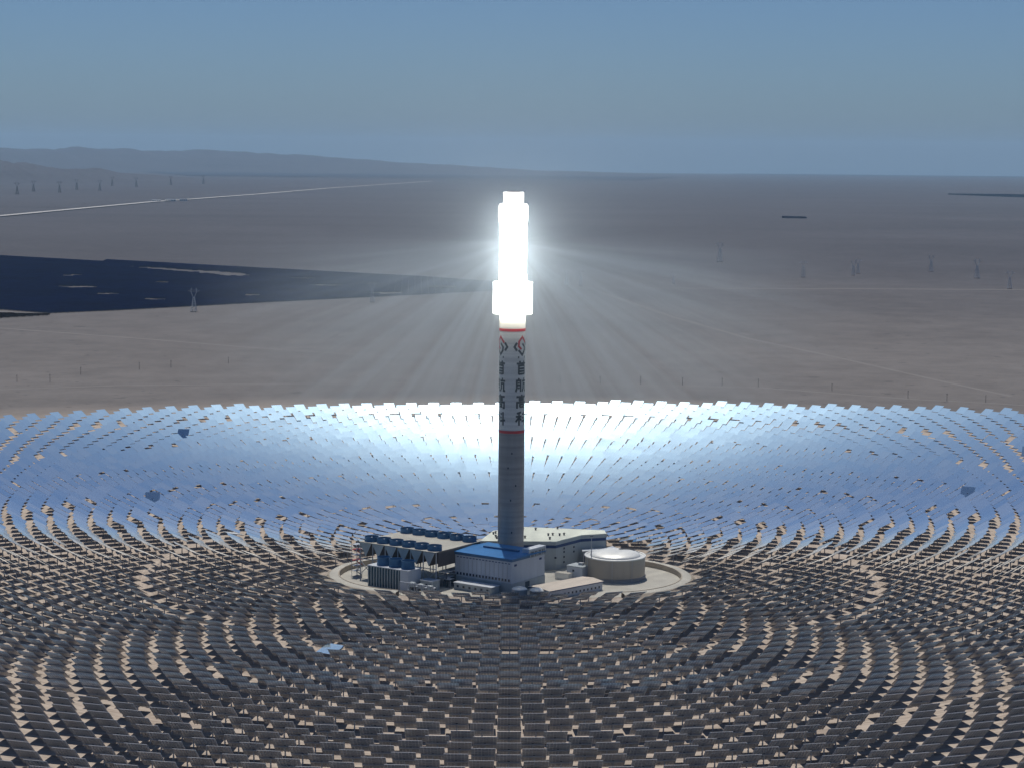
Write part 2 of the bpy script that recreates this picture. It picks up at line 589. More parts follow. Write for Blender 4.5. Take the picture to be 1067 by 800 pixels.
# ------------------------------------------------------------------ roads and tracks
def strip(name, pts, width, m, lift=0.3, steps=12, kind='structure'):
    mb = MB()
    P = []
    for a, b in zip(pts[:-1], pts[1:]):
        for k in range(steps):
            t = k / steps
            P.append((a[0] + (b[0] - a[0]) * t, a[1] + (b[1] - a[1]) * t))
    P.append(pts[-1])
    vs, fs = [], []
    for i, (x, y) in enumerate(P):
        q0, q1 = P[max(0, i - 1)], P[min(len(P) - 1, i + 1)]
        d = Vector((q1[0] - q0[0], q1[1] - q0[1])).normalized()
        wd = width if not callable(width) else width(i / len(P))
        for s in (-1, 1):
            xx, yy = x - d.y * s * wd / 2, y + d.x * s * wd / 2
            vs.append((xx, yy, gz(xx, yy) + lift))
    for i in range(len(P) - 1):
        fs.append((2 * i, 2 * i + 2, 2 * i + 3, 2 * i + 1) if False else (2 * i + 1, 2 * i + 3, 2 * i + 2, 2 * i))
    mb.add(vs, fs)
    o = mb.build(name, m)
    return tag(o, kind=kind)


strip('highway', [(-2700, 4200), (-2182, 7431), (-2010, 10213), (-1935, 10746), (-1722, 12675), (-1508, 15350), (-883, 21036)], 46, M['road'], 4.0, 14)
M['track'] = mat('dirt_track', (0.150, 0.140, 0.135), 0.95, var=0.1, scale=0.02)
strip('dirt_track', [(180, 2900), (282, 2262), (369, 1832), (460, 1549), (552, 1232), (600, 1080)], 7, M['track'], 0.12)
strip('dirt_track', [(-1100, 2050), (-819, 1905), (-677, 1813), (-542, 1726), (-368, 1603), (-150, 1480)], 8, M['track'], 0.14)
strip('dirt_track', [(20, 3010), (52, 3021), (1110, 3100), (1700, 3160)], 16, M['track'], 0.16)
strip('perimeter_track', [(-720, 1010), (-480, 1110), (-200, 1160), (60, 1175), (305, 1150), (470, 1042), (555, 1010), (760, 900)], 7, M['track'], 0.12)

# ------------------------------------------------------------------ power block paving and the dike round it
SX, SY = 57.0, -16.0                    # centres of the two rounded ends of the site


def stadium(r, n=40):
    out = []
    for cx, t0 in ((SX, -90), (-SX, 90)):
        for i in range(n + 1):
            t = R(t0 + 180 * i / n)
            out.append((cx + r * math.cos(t), SY + r * math.sin(t)))
    return out


mb = MB()
mb.add([(x, y, 0.02) for x, y in stadium(58.2)], [tuple(range(82))])
mb.add([(-34, 42.3, 0.02), (80, 42.3, 0.02), (80, 76, 0.02), (-34, 76, 0.02)], [(0, 1, 2, 3)])
tag(mb.build('paving', M['pad']), kind='structure')

t = thing('ring_dike', 'low rounded tan dike with pale top path enclosing the buildings at the tower foot', 'dike')
for sx, t0, t1 in ((SX, -75, 82), (-SX, 98, 255)):
    for nm_, prof, m_ in (('retaining_wall', [(58.0, -0.05), (58.3, 3.6), (59.0, 3.6), (59.1, -0.05)], 'dike'), ('path_on_top', [(59.0, 3.3), (64.2, 3.2), (65.0, 2.8)], 'pad'), ('bank', [(65.0, 2.8), (69.0, -0.05)], 'dike')):
        q = MB().arc(prof, R(t0), R(t1), 64)
        q.v = [(x + sx, y + SY, z) for x, y, z in q.v]
        q.build(nm_, M[m_], t, smooth=True)

# ------------------------------------------------------------------ the tower
TR = 8.75
tower = thing('solar_tower', 'tall concrete solar power tower with blazing white receiver on top', 'tower')
MB().lathe([(TR + 0.15, 0), (TR + 0.05, 60), (TR, 98.2), (TR, 98.4)], 96).build('shaft', M['concrete'], tower, smooth=True)
MB().lathe([(TR + 0.03, 98.4), (TR + 0.03, 178.0)], 96).build('painted_upper_shaft', M['shaft_white'], tower, smooth=True)
for z in (167.0, 98.4):
    MB().lathe([(TR + 0.12, z - 0.95), (TR + 0.16, z - 0.9), (TR + 0.16, z + 0.9), (TR + 0.12, z + 0.95)], 96, cap=False).build('red_band', M['red'], tower, smooth=True)
# heat shield drum: panelled, with a lip top and bottom
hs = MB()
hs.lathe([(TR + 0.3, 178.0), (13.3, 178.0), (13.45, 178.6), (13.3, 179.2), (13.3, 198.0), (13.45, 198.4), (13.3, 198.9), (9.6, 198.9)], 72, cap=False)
MB().lathe([(TR + 0.3, 177.9), (13.2, 177.9)], 72, cap=False).build('added_spill_ring', M['spill'], tower)  # added emissive ring, replaces spilled mirror light on the shaft
heat = hs.build('heat_shield', M['mirror_light'], tower, smooth=True)
# the receiver: flat tube panels round a cylinder
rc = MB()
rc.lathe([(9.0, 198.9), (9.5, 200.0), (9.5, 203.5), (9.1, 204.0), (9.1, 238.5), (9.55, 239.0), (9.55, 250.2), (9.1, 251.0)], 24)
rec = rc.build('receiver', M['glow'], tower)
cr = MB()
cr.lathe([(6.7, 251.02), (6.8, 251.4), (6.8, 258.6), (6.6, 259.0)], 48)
cr.build('receiver_crown', M['mirror_light'], tower, smooth=True)
lip = MB()
lip.lathe([(4.6, 259.02), (4.6, 259.9), (4.3, 260.0)], 36)
for a in range(8):
    t0 = a * math.pi / 4
    lip.bar((5.6 * math.cos(t0), 5.6 * math.sin(t0), 259), (5.6 * math.cos(t0), 5.6 * math.sin(t0), 260.2), 0.18)
lip.build('roof_hatch', M['dark_steel'], tower)
# small openings in the shaft
wn = MB()
for ang, z in ((-86, 30), (-92, 52), (-70, 62), (-104, 74), (-88, 84)):
    a = R(ang)
    wn.box(((TR + 0.02) * math.cos(a), (TR + 0.02) * math.sin(a), z), (0.5, 0.8, 1.2), a)
wn.build('shaft_opening', M['glass'], tower)


def wrap(polys_mesh, ang, z, name, m, parent, rad=TR + 0.1):
    """lay a flat sign mesh (x across, y up) round the shaft"""
    bmx = bmesh.new(); bmx.from_mesh(polys_mesh)
    x0 = min(v.co.x for v in bmx.verts); x1 = max(v.co.x for v in bmx.verts)
    k = x0 + 0.4
    while k < x1:
        bmesh.ops.bisect_plane(bmx, geom=bmx.verts[:] + bmx.edges[:] + bmx.faces[:], plane_co=(k, 0, 0), plane_no=(1, 0, 0))
        k += 0.4
    for v in bmx.verts:
        a = ang + v.co.x / TR
        v.co = Vector((rad * math.cos(a), rad * math.sin(a), z + v.co.y))
    bmesh.ops.recalc_face_normals(bmx, faces=bmx.faces[:])
    me = bpy.data.meshes.new(name)
    bmx.to_mesh(me); bmx.free()
    me.materials.append(m)
    o = bpy.data.objects.new(name, me)
    COL.objects.link(o); o.parent = parent
    return o


def glyph(ch, size, bold=0.020):
    c = bpy.data.curves.new('glyph', 'FONT')
    c.body = ch; c.size = size; c.align_x = 'CENTER'; c.offset = bold * size; c.resolution_u = 3
    o = bpy.data.objects.new('glyph', c); COL.objects.link(o)
    bpy.context.view_layer.update()
    me = bpy.data.meshes.new_from_object(o.evaluated_get(bpy.context.evaluated_depsgraph_get()))
    bpy.data.objects.remove(o)
    return me


def ribbon(pts, w, bmx):
    """mitred polyline ribbon in the x/y plane"""
    P = [Vector((a, b)) for a, b in pts]
    L, Rr = [], []
    for i, p in enumerate(P):
        d0 = (p - P[i - 1]).normalized() if i else (P[1] - p).normalized()
        d1 = (P[i + 1] - p).normalized() if i < len(P) - 1 else d0
        n0 = Vector((-d0.y, d0.x)); n1 = Vector((-d1.y, d1.x))
        nn = (n0 + n1).normalized()
        k = w / 2 / max(0.35, nn.dot(n0))
        L.append(bmx.verts.new((p.x + nn.x * k, p.y + nn.y * k, 0)))
        Rr.append(bmx.verts.new((p.x - nn.x * k, p.y - nn.y * k, 0)))
    for i in range(len(P) - 1):
        bmx.faces.new((L[i], Rr[i], Rr[i + 1], L[i + 1]))


def logo(parts):
    bmx = bmesh.new()
    for pts, w in parts:
        ribbon(pts, w, bmx)
    me = bpy.data.meshes.new('logo'); bmx.to_mesh(me); bmx.free()
    return me


CH_SHOU = [[(-2.3, 4.6), (-1.3, 3.0)], [(2.3, 4.6), (1.3, 3.0)], [(-4.4, 2.9), (4.4, 2.9)], [(0.2, 2.9), (-0.2, 1.6)],
           [(-2.8, -4.5), (-2.8, 1.5), (2.8, 1.5), (2.8, -4.5)], [(-2.8, -0.5), (2.8, -0.5)], [(-2.8, -2.3), (2.8, -2.3)], [(-2.8, -4.1), (2.8, -4.1)]]
CH_HANG = [[(-2.5, 4.6), (-3.1, 3.2)], [(-4.9, -4.5), (-4.2, -2.0), (-4.2, 3.0), (-1.2, 3.0), (-1.2, -4.5)], [(-4.9, -0.1), (-0.5, -0.1)],
           [(-2.9, 2.0), (-2.5, 1.0)], [(-2.9, -1.4), (-2.5, -2.6)], [(2.2, 4.6), (2.4, 3.0)], [(0.1, 2.6), (4.7, 2.6)],
           [(0.3, -4.4), (1.3, -2.2), (1.3, 0.9), (3.4, 0.9), (3.4, -3.9), (4.7, -4.0)]]
CH_GAO = [[(0, 4.8), (0, 3.5)], [(-4.4, 3.3), (4.4, 3.3)], [(-2.1, 0.9), (-2.1, 2.2), (2.1, 2.2), (2.1, 0.9), (-2.4, 0.9)],
          [(-3.9, -4.5), (-3.9, -0.5), (3.9, -0.5), (3.9, -4.2), (2.6, -4.4)], [(-1.7, -3.5), (-1.7, -1.9), (1.7, -1.9), (1.7, -3.5), (-2.0, -3.5)]]
CH_KE = [[(-0.6, 4.5), (-4.0, 3.7)], [(-4.7, 1.7), (-0.1, 1.7)], [(-2.3, 3.9), (-2.3, -4.5)], [(-2.4, 1.2), (-4.8, -1.9)], [(-2.2, 1.0), (-0.3, -0.9)],
         [(0.7, 3.7), (1.9, 2.7)], [(0.4, 1.3), (1.6, 0.3)], [(0.0, -1.7), (4.8, -0.9)], [(3.1, 4.6), (3.1, -4.5)]]
# camera side of the tower is the -Y side (-90 deg); three columns of lettering 118 deg apart
GL = 9.4
for col_ang in (-90 + 49, -90 - 62, -90 + 173):
    a = R(col_ang)
    for strokes, z in ((CH_SHOU, 141.7), (CH_HANG, 130.2), (CH_GAO, 119.0), (CH_KE, 107.4)):
        wrap(logo([(p, 1.35) for p in strokes]), a, z, 'character', M['black'], tower)
    # emblem: a red hook and a black hook interlocked in an upright diamond
    red = [([(3.7, 2.0), (0.0, 6.1), (-2.7, 3.0), (-3.0, -0.2), (-0.7, -2.4)], 1.45)]
    blk = [([(0.2, 1.5), (2.7, -0.9), (2.3, -3.4), (0, -6.1), (-3.1, -2.8)], 1.45), ([(-4.3, 2.2), (-6.0, -0.6), (-4.3, -3.2)], 1.5), ([(4.3, 2.2), (6.0, -0.6), (4.3, -3.2)], 1.5)]
    foot = [([(-3.0, -8.3), (-3.0, -6.9)], 0.9), ([(2.9, -8.3), (2.9, -6.9)], 0.9)]
    wrap(logo(red), a, 156.4, 'emblem_red', M['red'], tower)
    wrap(logo(blk), a, 156.4, 'emblem_black', M['black'], tower)
    wrap(logo(foot), a, 156.4, 'emblem_foot', M['black'], tower)

# ------------------------------------------------------------------ power block buildings
U = Vector((0.82, -0.572)); V = Vector((0.572, 0.82))      # the block's own street grid
RU = math.atan2(U.y, U.x)


def uv(u, v):
    p = U * u + V * v
    return p.x, p.y


def ubox(mb, u0, u1, v0, v1, z0, z1, mi=0):
    c = uv((u0 + u1) / 2, (v0 + v1) / 2)
    return mb.box((c[0], c[1], (z0 + z1) / 2), (u1 - u0, v1 - v0, z1 - z0), RU, mi)


# turbine hall. front corner at (1,-64)
u1 = U.dot(Vector((1, -63.7))); v0 = V.dot(Vector((1, -63.7)))
u0, v1 = u1 - 46, v0 + 38
t = thing('turbine_hall', 'white clad turbine hall with bright blue roof in front of the tower', 'building')
mb = MB(); ubox(mb, u0, u1, v0, v1, 0, 20.6); mb.build('wall', M['white'], t)
mb = MB()
ubox(mb, u0 - 0.3, u1 + 0.3, v0 - 0.3, v1 + 0.3, 0.0, 6.2); mb.build('plinth_cladding', M['grey_clad'], t)
mb = MB(); ubox(mb, u0 - 0.5, u1 + 0.5, v0 - 0.5, v1 + 0.5, 20.62, 22.2); mb.build('fascia', M['steel_blue'], t)
mb = MB(); ubox(mb, u1 - 5, u1 + 0.6, v0 + 19, v1 + 0.6, 22.22, 26.0); mb.build('raised_gable', M['white'], t)
# shallow pitched roof with ridge along u
mb = MB()
a, b = uv(u0 - 0.9, v0 - 0.9), uv(u1 + 0.9, v0 - 0.9)
c, d = uv(u1 + 0.9, v1 + 0.9), uv(u0 - 0.9, v1 + 0.9)
e, g = uv(u0 - 0.9, (v0 + v1) / 2), uv(u1 + 0.9, (v0 + v1) / 2)
mb.add([(*a, 22.2), (*b, 22.2), (*c, 22.2), (*d, 22.2), (*e, 23.6), (*g, 23.6), (*a, 22.6), (*b, 22.6), (*c, 22.6), (*d, 22.6)],
       [(0, 3, 2, 1), (6, 7, 5, 4), (4, 5, 8, 9), (0, 1, 7, 6), (1, 2, 8, 5, 7), (2, 3, 9, 8), (3, 0, 6, 4, 9)])
rf = mb.build('roof', M['blue_roof'], t)
mb = MB()
ubox(mb, u0 + 10, u1 - 8, (v0 + v1) / 2 - 1.2, (v0 + v1) / 2 + 1.2, 23.3, 24.7); mb.build('ridge_vent', M['blue'], rf)
k = 17
for i in range(k):
    uu = u0 + 2.2 + i * (46 - 4.4) / (k - 1)
    mb = MB(); ubox(mb, uu - 0.65, uu + 0.65, v0 - 0.36, v0 - 0.2, 7.4, 9.0)
    w = mb.build('window', M['glass'], t)
    mb = MB(); ubox(mb, uu - 0.8, uu + 0.8, v0 - 0.5, v0 - 0.2, 7.2, 7.38); mb.build('sill', M['grey_clad'], w)
    mb = MB(); ubox(mb, uu - 0.75, uu + 0.75, v0 - 0.16, v0 - 0.02, 18.9, 19.5)
    mb.build('vent', M['navy'], t)
for i in range(12):
    uu = u0 + 3.8 + i * 3.5
    mb = MB(); ubox(mb, uu - 0.12, uu + 0.12, v0 - 0.2, v0 - 0.01, 9.6, 18.6); mb.build('downpipe', M['steel'], t)
for i, vv in enumerate((v0 + 4, v0 + 33)):
    mb = MB(); ubox(mb, u1 + 0.02, u1 + 0.15, vv - 1.4, vv + 1.4, 17.2, 18.6); mb.build('vent', M['navy'], t)
mb = MB(); ubox(mb, u1 + 0.31, u1 + 0.42, v0 + 15, v0 + 20, 0, 5.2); mb.build('door', M['slat'], t)
# raised lettering on the right-hand gable
sg = MB(); ubox(sg, u1 + 0.62, u1 + 0.78, v0 + 20, v0 + 37.5, 20.2, 24.9)
sb = sg.build('sign_board', M['grey_clad'], t)
for i, ch in enumerate('\u9996\u822a\u9ad8\u79d1'):
    me = glyph(ch, 3.9, 0.01)
    o = bpy.data.objects.new('character', me); me.materials.append(M['black']); COL.objects.link(o)
    p = uv(u1 + 0.84, v0 + 22.4 + i * 4.3)
    o.parent = sb
    o.matrix_world = Matrix.Translation((p[0], p[1], 21.1)) @ Matrix(((V.x, 0, U.x), (V.y, 0, U.y), (0, 1, 0))).to_4x4()

# annex in front of the hall, partly hidden by the mirrors
t = thing('annex_building', 'low grey flat-roofed annex under the small windows of the turbine hall', 'building')
mb = MB(); ubox(mb, u0 + 8, u1 - 8, v0 - 12, v0 - 2.5, 0, 4.4); mb.build('wall', M['grey_clad'], t)
mb = MB(); ubox(mb, u0 + 7.6, u1 - 7.6, v0 - 12.4, v0 - 2.1, 4.42, 4.8); mb.build('roof', M['white'], t)
for i in range(6):
    uu = u0 + 11 + i * 4.8
    mb = MB(); ubox(mb, uu - 0.8, uu + 0.8, v0 - 12.12, v0 - 11.98, 1.6, 3.1); mb.build('window', M['glass'], t)

# steam generator building behind the tower
t = thing('generator_building', 'big grey-green building with cream roof and navy band behind the tower', 'building')
poly = [(-21, 13.5), (31.2, 14), (49, 38.5), (67, 44.9), (66, 57.9), (9, 68.4), (-12, 52)]
mb = MB(); mb.prism(poly, 0, 17.4); mb.build('wall', M['grey_clad'], t)


def grow(poly, d):
    cx = sum(p[0] for p in poly) / len(poly); cy_ = sum(p[1] for p in poly) / len(poly)
    return [(p[0] + d * (p[0] - cx) / math.hypot(p[0] - cx, p[1] - cy_), p[1] + d * (p[1] - cy_) / math.hypot(p[0] - cx, p[1] - cy_)) for p in poly]


mb = MB(); mb.prism(grow(poly, 0.25), 15.2, 17.2); mb.build('blue_band', M['navy'], t)
mb = MB(); mb.prism(grow(poly, 0.7), 17.42, 19.6); rf = mb.build('parapet', M['grey_clad'], t)
mb = MB(); mb.prism(grow(poly, 0.4), 19.62, 20.0); rf = mb.build('roof', M['cream_roof'], t)
for i in range(16):
    while True:
        x, y = random.uniform(-15, 62), random.uniform(18, 64)
        if y < 66 - 0.05 * abs(x) and y > 16 + max(0, x - 28) * 1.25 * (x < 49) + (30 if x >= 49 else 0) and y < 54 + (x + 12) * 0.5:
            break
    mb = MB(); mb.lathe([(0.55, 0), (0.55, 1.1), (0.95, 1.2), (0.7, 1.7), (0.1, 1.9)], 12, (x, y, 20.0))
    mb.build('roof_ventilator', M['dark_steel'], rf)
P0, P1 = Vector((31.2, 14)), Vector((49, 38.5))
dd = (P1 - P0).normalized(); nn = Vector((dd.y, -dd.x))
for s, zs in ((10, (4, 7.6, 11.2, 13.6)), (22, (9.6, 12.8))):
    for z in zs:
        p = P0 + dd * s + nn * 0.08
        mb = MB(); mb.box((p.x, p.y, z), (1.5, 0.2, 1.3), math.atan2(dd.y, dd.x)); mb.build('window', M['glass'], t)
for s in (6, 14, 22):
    mb = MB(); mb.box((9 + s, 13.9, 8.5), (1.4, 0.2, 1.3)); mb.build('window', M['glass'], t)

# low lean-to on the right of the generator building
t = thing('lean_to_shed', 'white roofed open shed between cream roofed building and round tank', 'shed')
mb = MB(); mb.prism([(50, 30), (76, 40), (72, 50), (67.8, 44.2), (50, 37.6)], 9.6, 10.2); mb.build('roof', M['white'], t)
for p in ((51, 31), (59.5, 34.5), (68, 38), (75, 41)):
    mb = MB(); mb.bar((p[0], p[1], 0), (p[0], p[1], 9.6), 0.5); mb.build('column', M['steel'], t)
mb = MB(); mb.prism([(52, 33.5), (72, 41.4), (70, 46), (67.8, 43.8), (51.5, 36.4)], 0, 7.5); mb.build('wall', M['navy'], t)

# ------------------------------------------------------------------ the big salt tank
t = thing('salt_tank', 'large round tan storage tank with pale domed roof on concrete', 'storage tank', (71, -8, 0))
MB().lathe([(20.9, 0), (20.9, 1.9), (20.55, 2.1)], 96).build('foundation', M['concrete'], t, smooth=True)
MB().lathe([(20.4, 1.9), (20.4, 14.6)], 96, cap=False).build('shell', M['tan'], t, smooth=True)
MB().lathe([(20.35, 14.55), (20.9, 14.6), (20.9, 15.3), (19.6, 15.3), (19.6, 14.9)], 96, cap=False).build('rim', M['dome'], t, smooth=True)
prof = [(19.6, 14.9), (17.4, 15.0)] + [(17.2 * math.cos(a), 15.1 + 3.6 * math.sin(a)) for a in [i * math.pi / 2 / 14 for i in range(14)]] + [(0.02, 18.7)]
dome = MB().lathe(prof, 96, cap=False).build('dome_roof', M['dome'], t, smooth=True)
wk = MB()
for i in range(14):
    r0 = 18.5 - i * 1.1
    z0 = 15.1 + 3.6 * math.sqrt(max(0, 1 - (r0 / 17.2) ** 2)) if r0 < 17.2 else 15.2
    wk.box((r0 * math.cos(R(35)), r0 * math.sin(R(35)), z0 + 0.35), (1.2, 1.6, 0.3), R(35))
wk.build('walkway', M['dark_steel'], t)
for ang in (205, 262, 300):
    a = R(ang)
    pm = MB()
    pm.bar((21.1 * math.cos(a), 21.1 * math.sin(a), 0), (21.1 * math.cos(a), 21.1 * math.sin(a), 14.4), 0.28)
    pm.build('riser_pipe', M['steel'], t)

# long low building in front of the tank
t = thing('workshop_building', 'long low white building with tan roof in front of the tank', 'building', (36.6, -60.2, 0), math.atan2(0.68, 0.735))
MB().box((0, 0, 2.6), (48, 19, 5.2)).build('wall', M['white'], t)
MB().box((0, 0, 5.56), (48.8, 19.8, 0.72)).build('fascia', M['navy'], t)
mb = MB()
mb.add([(-24.8, -10.2, 5.94), (24.8, -10.2, 5.94), (24.8, 10.2, 5.94), (-24.8, 10.2, 5.94), (-24.8, 0, 6.9), (24.8, 0, 6.9)],
       [(0, 3, 2, 1), (0, 1, 5, 4), (4, 5, 2, 3), (1, 2, 5), (0, 4, 3)])
mb.build('roof', M['tan_roof'], t)
for i in range(13):
    MB().box((-21 + i * 3.5, -9.56, 2.3), (1.3, 0.14, 1.4)).build('window', M['glass'], t)
MB().box((-24.06, 2, 1.8), (0.16, 3.2, 3.4)).build('door', M['slat'], t)

t = thing('pump_house', 'small white house with flat roof left of the round tank', 'building', (46.5, -11.5, 0), RU)
MB().box((0, 0, 4.1), (12.5, 11, 8.2)).build('wall', M['white'], t)
MB().box((0, 0, 8.5), (13.1, 11.6, 0.58)).build('roof', M['grey_clad'], t)
MB().box((1.2, 1.0, 9.6), (3.4, 2.6, 1.6)).build('roof_unit', M['steel'], t)
MB().box((-1.0, -5.56, 5.6), (1.6, 0.16, 1.5)).build('window', M['glass'], t)
MB().box((-5.0, -5.56, 1.4), (1.6, 0.16, 2.6)).build('door', M['slat'], t)

t = thing('wall_screen', 'low pale wall joining white pump house to turbine hall', 'wall', (36, -17, 0), RU)
MB().box((0, 0, 2.2), (11, 5, 4.4)).build('wall', M['dome'], t)
MB().box((0, 0, 4.5), (11.3, 5.3, 0.2)).build('coping', M['pad'], t)

t = thing('lightning_mast', 'slender steel mast rising beside the round tank', 'mast', (54.5, -17.5, 0))
mb = MB(); mb.lathe([(0.42, 0.0), (0.36, 18), (0.2, 30)], 8); mb.build('pole', M['steel'], t)
mb = MB(); mb.box((0, 0, 29.6), (2.2, 0.4, 0.45)); mb.build('floodlight_bar', M['dark_steel'], t)

for i, (x, y, lab) in enumerate(((6, -75, 'left of two small vertical tanks by the low white building'), (17.5, -78.5, 'right of two small vertical tanks by the low white building'))):
    t = thing('water_tank', lab, 'tank', (x, y, 0), 0, 'small tanks before the turbine hall')
    MB().lathe([(5.0, 0), (5.0, 5.4)], 40, cap=False).build('shell', M['tan' if i else 'grey_clad'], t, smooth=True)
    MB().lathe([(5.05, 5.4), (4.0, 6.3), (2.0, 6.9), (0.02, 7.1)], 40, cap=False).build('domed_roof', M['dome'], t, smooth=True)

# ------------------------------------------------------------------ air cooled condenser (V shaped bundles under blue fans)
au, av = -74.0, -72.0
CW, CD = 64.0, 52.0
NS = 6
t = thing('air_cooled_condenser', 'raised row of grey V-shaped condensers under blue fan rings', 'cooling unit')
for i in range(NS):
    ua = au + i * CW / NS
    ub = ua + CW / NS
    uc = (ua + ub) / 2
    mb = MB()
    q = []
    for (uu, zz) in ((ua + 0.3, 24.3), (ub - 0.3, 24.3), (uc, 14.8)):
        for vv in (av, av + CD):
            q.append((*uv(uu, vv), zz))
    # 0,1 left top front/back, 2,3 right top, 4,5 apex
    mb.add(q, [(0, 4, 2)], 0)
    mb.add(q, [(1, 3, 5)], 0)
    mb.add(q, [(0, 1, 5, 4), (2, 4, 5, 3), (0, 2, 3, 1)], 1)
    mb.build('bundle', [M['grey_clad'], M['brown']], t)
    for vv in (av + 6.5, av + CD - 6.5):
        c = uv(uc, vv)
        fan = MB().lathe([(5.0, 24.5), (4.8, 25.2), (4.7, 26.0), (4.8, 27.9), (4.65, 27.9), (4.5, 26.0), (4.5, 24.9)], 28, (c[0], c[1], 0), cap=False)
        fo = fan.build('fan_ring', M['blue'], t, smooth=True)
        bl = MB()
        for kk in range(5):
            a_ = kk * 2 * math.pi / 5 + i
            bl.box((c[0] + 2 * math.cos(a_), c[1] + 2 * math.sin(a_), 26.3), (3.8, 0.7, 0.12), a_)
        bl.lathe([(0.6, 25.8), (0.6, 27.2)], 10, (c[0], c[1], 0))
        bl.build('fan', M['steel'], fo)
mb = MB(); ubox(mb, au - 0.4, au + CW + 0.4, av - 0.4, av + CD + 0.4, 24.32, 24.62); mb.build('deck', M['pad'], t)
for i in range(NS + 1):
    for j in range(3):
        c = uv(au + i * CW / NS, av + 1 + j * (CD - 2) / 2)
        mb = MB(); mb.bar((c[0], c[1], 0), (c[0], c[1], 24.3), 0.7); mb.build('leg', M['steel'], t)
mb = MB()
for i in range(NS):
    for v_ in (av + 0.8,):
        a_, b_ = uv(au + i * CW / NS, v_), uv(au + (i + 1) * CW / NS, v_)
        mb.bar((*a_, 2), (*b_, 12), 0.35); mb.bar((*a_, 12), (*b_, 2), 0.35); mb.bar((*a_, 13), (*b_, 13), 0.45)
mb.build('bracing', M['steel'], t)
mb = MB(); ubox(mb, au + CW + 0.6, au + CW + 1.0, av + 2, av + CD - 12, 14.5, 24.0); mb.build('wind_screen', M['brown'], t)
# stair tower at the left end
t = thing('stair_tower', 'open steel stair tower at the left end of the condensers', 'stairs')
su, sv = au - 3.5, av + 1
mb = MB()
for a_, b_ in ((0, 0), (4, 0), (0, 6), (4, 6)):
    p = uv(su - a_, sv + b_); mb.bar((*p, 0), (*p, 22), 0.3)
mb.build('frame', M['pylon'], t)
for k_ in range(6):
    z_ = k_ * 3.6
    p, q_ = uv(su, sv + (0 if k_ % 2 else 6)), uv(su, sv + (6 if k_ % 2 else 0))
    mb = MB(); mb.bar((*p, z_), (*q_, z_ + 3.6), 0.5)
    p2 = uv(su - 2, sv + 3); mb.box((p2[0], p2[1], z_ + 3.6), (4, 6, 0.15), RU)
    mb.build('stair_flight', M['red' if k_ in (2, 4) else 'pylon'], t)

# wet cooling tower in front of it: louvred box with three blue stacks
t = thing('wet_cooling_tower', 'boxy cooling tower with dark vertical louvres and three blue stacks', 'cooling tower')
wu0, wu1, wv0, wv1 = -53.6, -19.6, -88.2, -74.6
mb = MB(); ubox(mb, wu0, wu1 - 7, wv0 + 0.5, wv1, 0, 12.9); mb.build('basin', M['slat'], t)
mb = MB(); ubox(mb, wu1 - 7, wu1, wv0, wv1, 0, 13.1); mb.build('end_wall', M['white'], t)
mb = MB(); ubox(mb, wu0 - 0.3, wu1 + 0.3, wv0 - 0.3, wv1 + 0.3, 13.12, 13.7); mb.build('roof_slab', M['white'], t)
for i in range(12):
    uu = wu0 + 0.3 + i * 2.3
    mb = MB(); ubox(mb, uu - 0.3, uu + 0.3, wv0 - 0.1, wv0 + 0.48, 0, 12.9); mb.build('fin', M['grey_clad'], t)
for i in range(3):
    uc = wu0 + 8 + i * 10.2
    c = uv(uc, (wv0 + wv1) / 2)
    mb = MB(); mb.lathe([(4.7, 13.7), (4.4, 15.5), (4.3, 17.2), (4.6, 19.0), (4.4, 19.0), (4.1, 17.2), (4.1, 14.2)], 28, (c[0], c[1], 0), cap=False)
    mb.build('fan_stack', M['blue'], t, smooth=True)

t = thing('electrical_building', 'small grey building right of the louvred cooling tower', 'building')
mb = MB(); ubox(mb, -17, -7, -79, -71, 0, 6.4); mb.build('wall', M['grey_clad'], t)
mb = MB(); ubox(mb, -17.4, -6.6, -79.4, -70.6, 6.42, 6.8); mb.build('roof', M['white'], t)
for i in range(3):
    mb = MB(); ubox(mb, -15.6 + i * 3, -14.2 + i * 3, -79.12, -78.98, 3, 4.6); mb.build('window', M['glass'], t)

for i, (uu, vv, w_, d_, h_) in enumerate(((-9, -60, 7, 5, 5.2), (-12, -50, 9, 6, 7.5), (-5, -84, 6, 4, 3.6), (-18, -84, 5, 4, 3.2))):
    t = thing('equipment_skid', ('dark process skid with white roof behind the pipe rack', 'largest dark process skid between condensers and turbine hall', 'small process skid right of the grey electrical building', 'small process skid left of the transformers')[i], 'machinery', (*uv(uu, vv), 0), RU, 'process skids')
    mb = MB()
    for a_, b_ in ((-1, -1), (1, -1), (-1, 1), (1, 1)):
        mb.bar((a_ * w_ / 2, b_ * d_ / 2, 0), (a_ * w_ / 2, b_ * d_ / 2, h_), 0.35)
    mb.bar((-w_ / 2, -d_ / 2, 0.3), (w_ / 2, -d_ / 2, h_ - 0.3), 0.2)
    mb.build('frame', M['dark_steel'], t)
    MB().box((0, 0, h_ + 0.15), (w_ + 0.6, d_ + 0.6, 0.26)).build('roof', M['white'], t)
    MB().box((-w_ * 0.15, 0, h_ * 0.35), (w_ * 0.5, d_ * 0.6, h_ * 0.66)).build('casing', M['slat'], t)
    MB().lathe([(0.1, 0), (0.9, 0.3), (0.9, h_ * 0.7), (0.1, h_ * 0.8)], 16, (w_ * 0.3, 0, 0)).build('vessel', M['steel'], t)

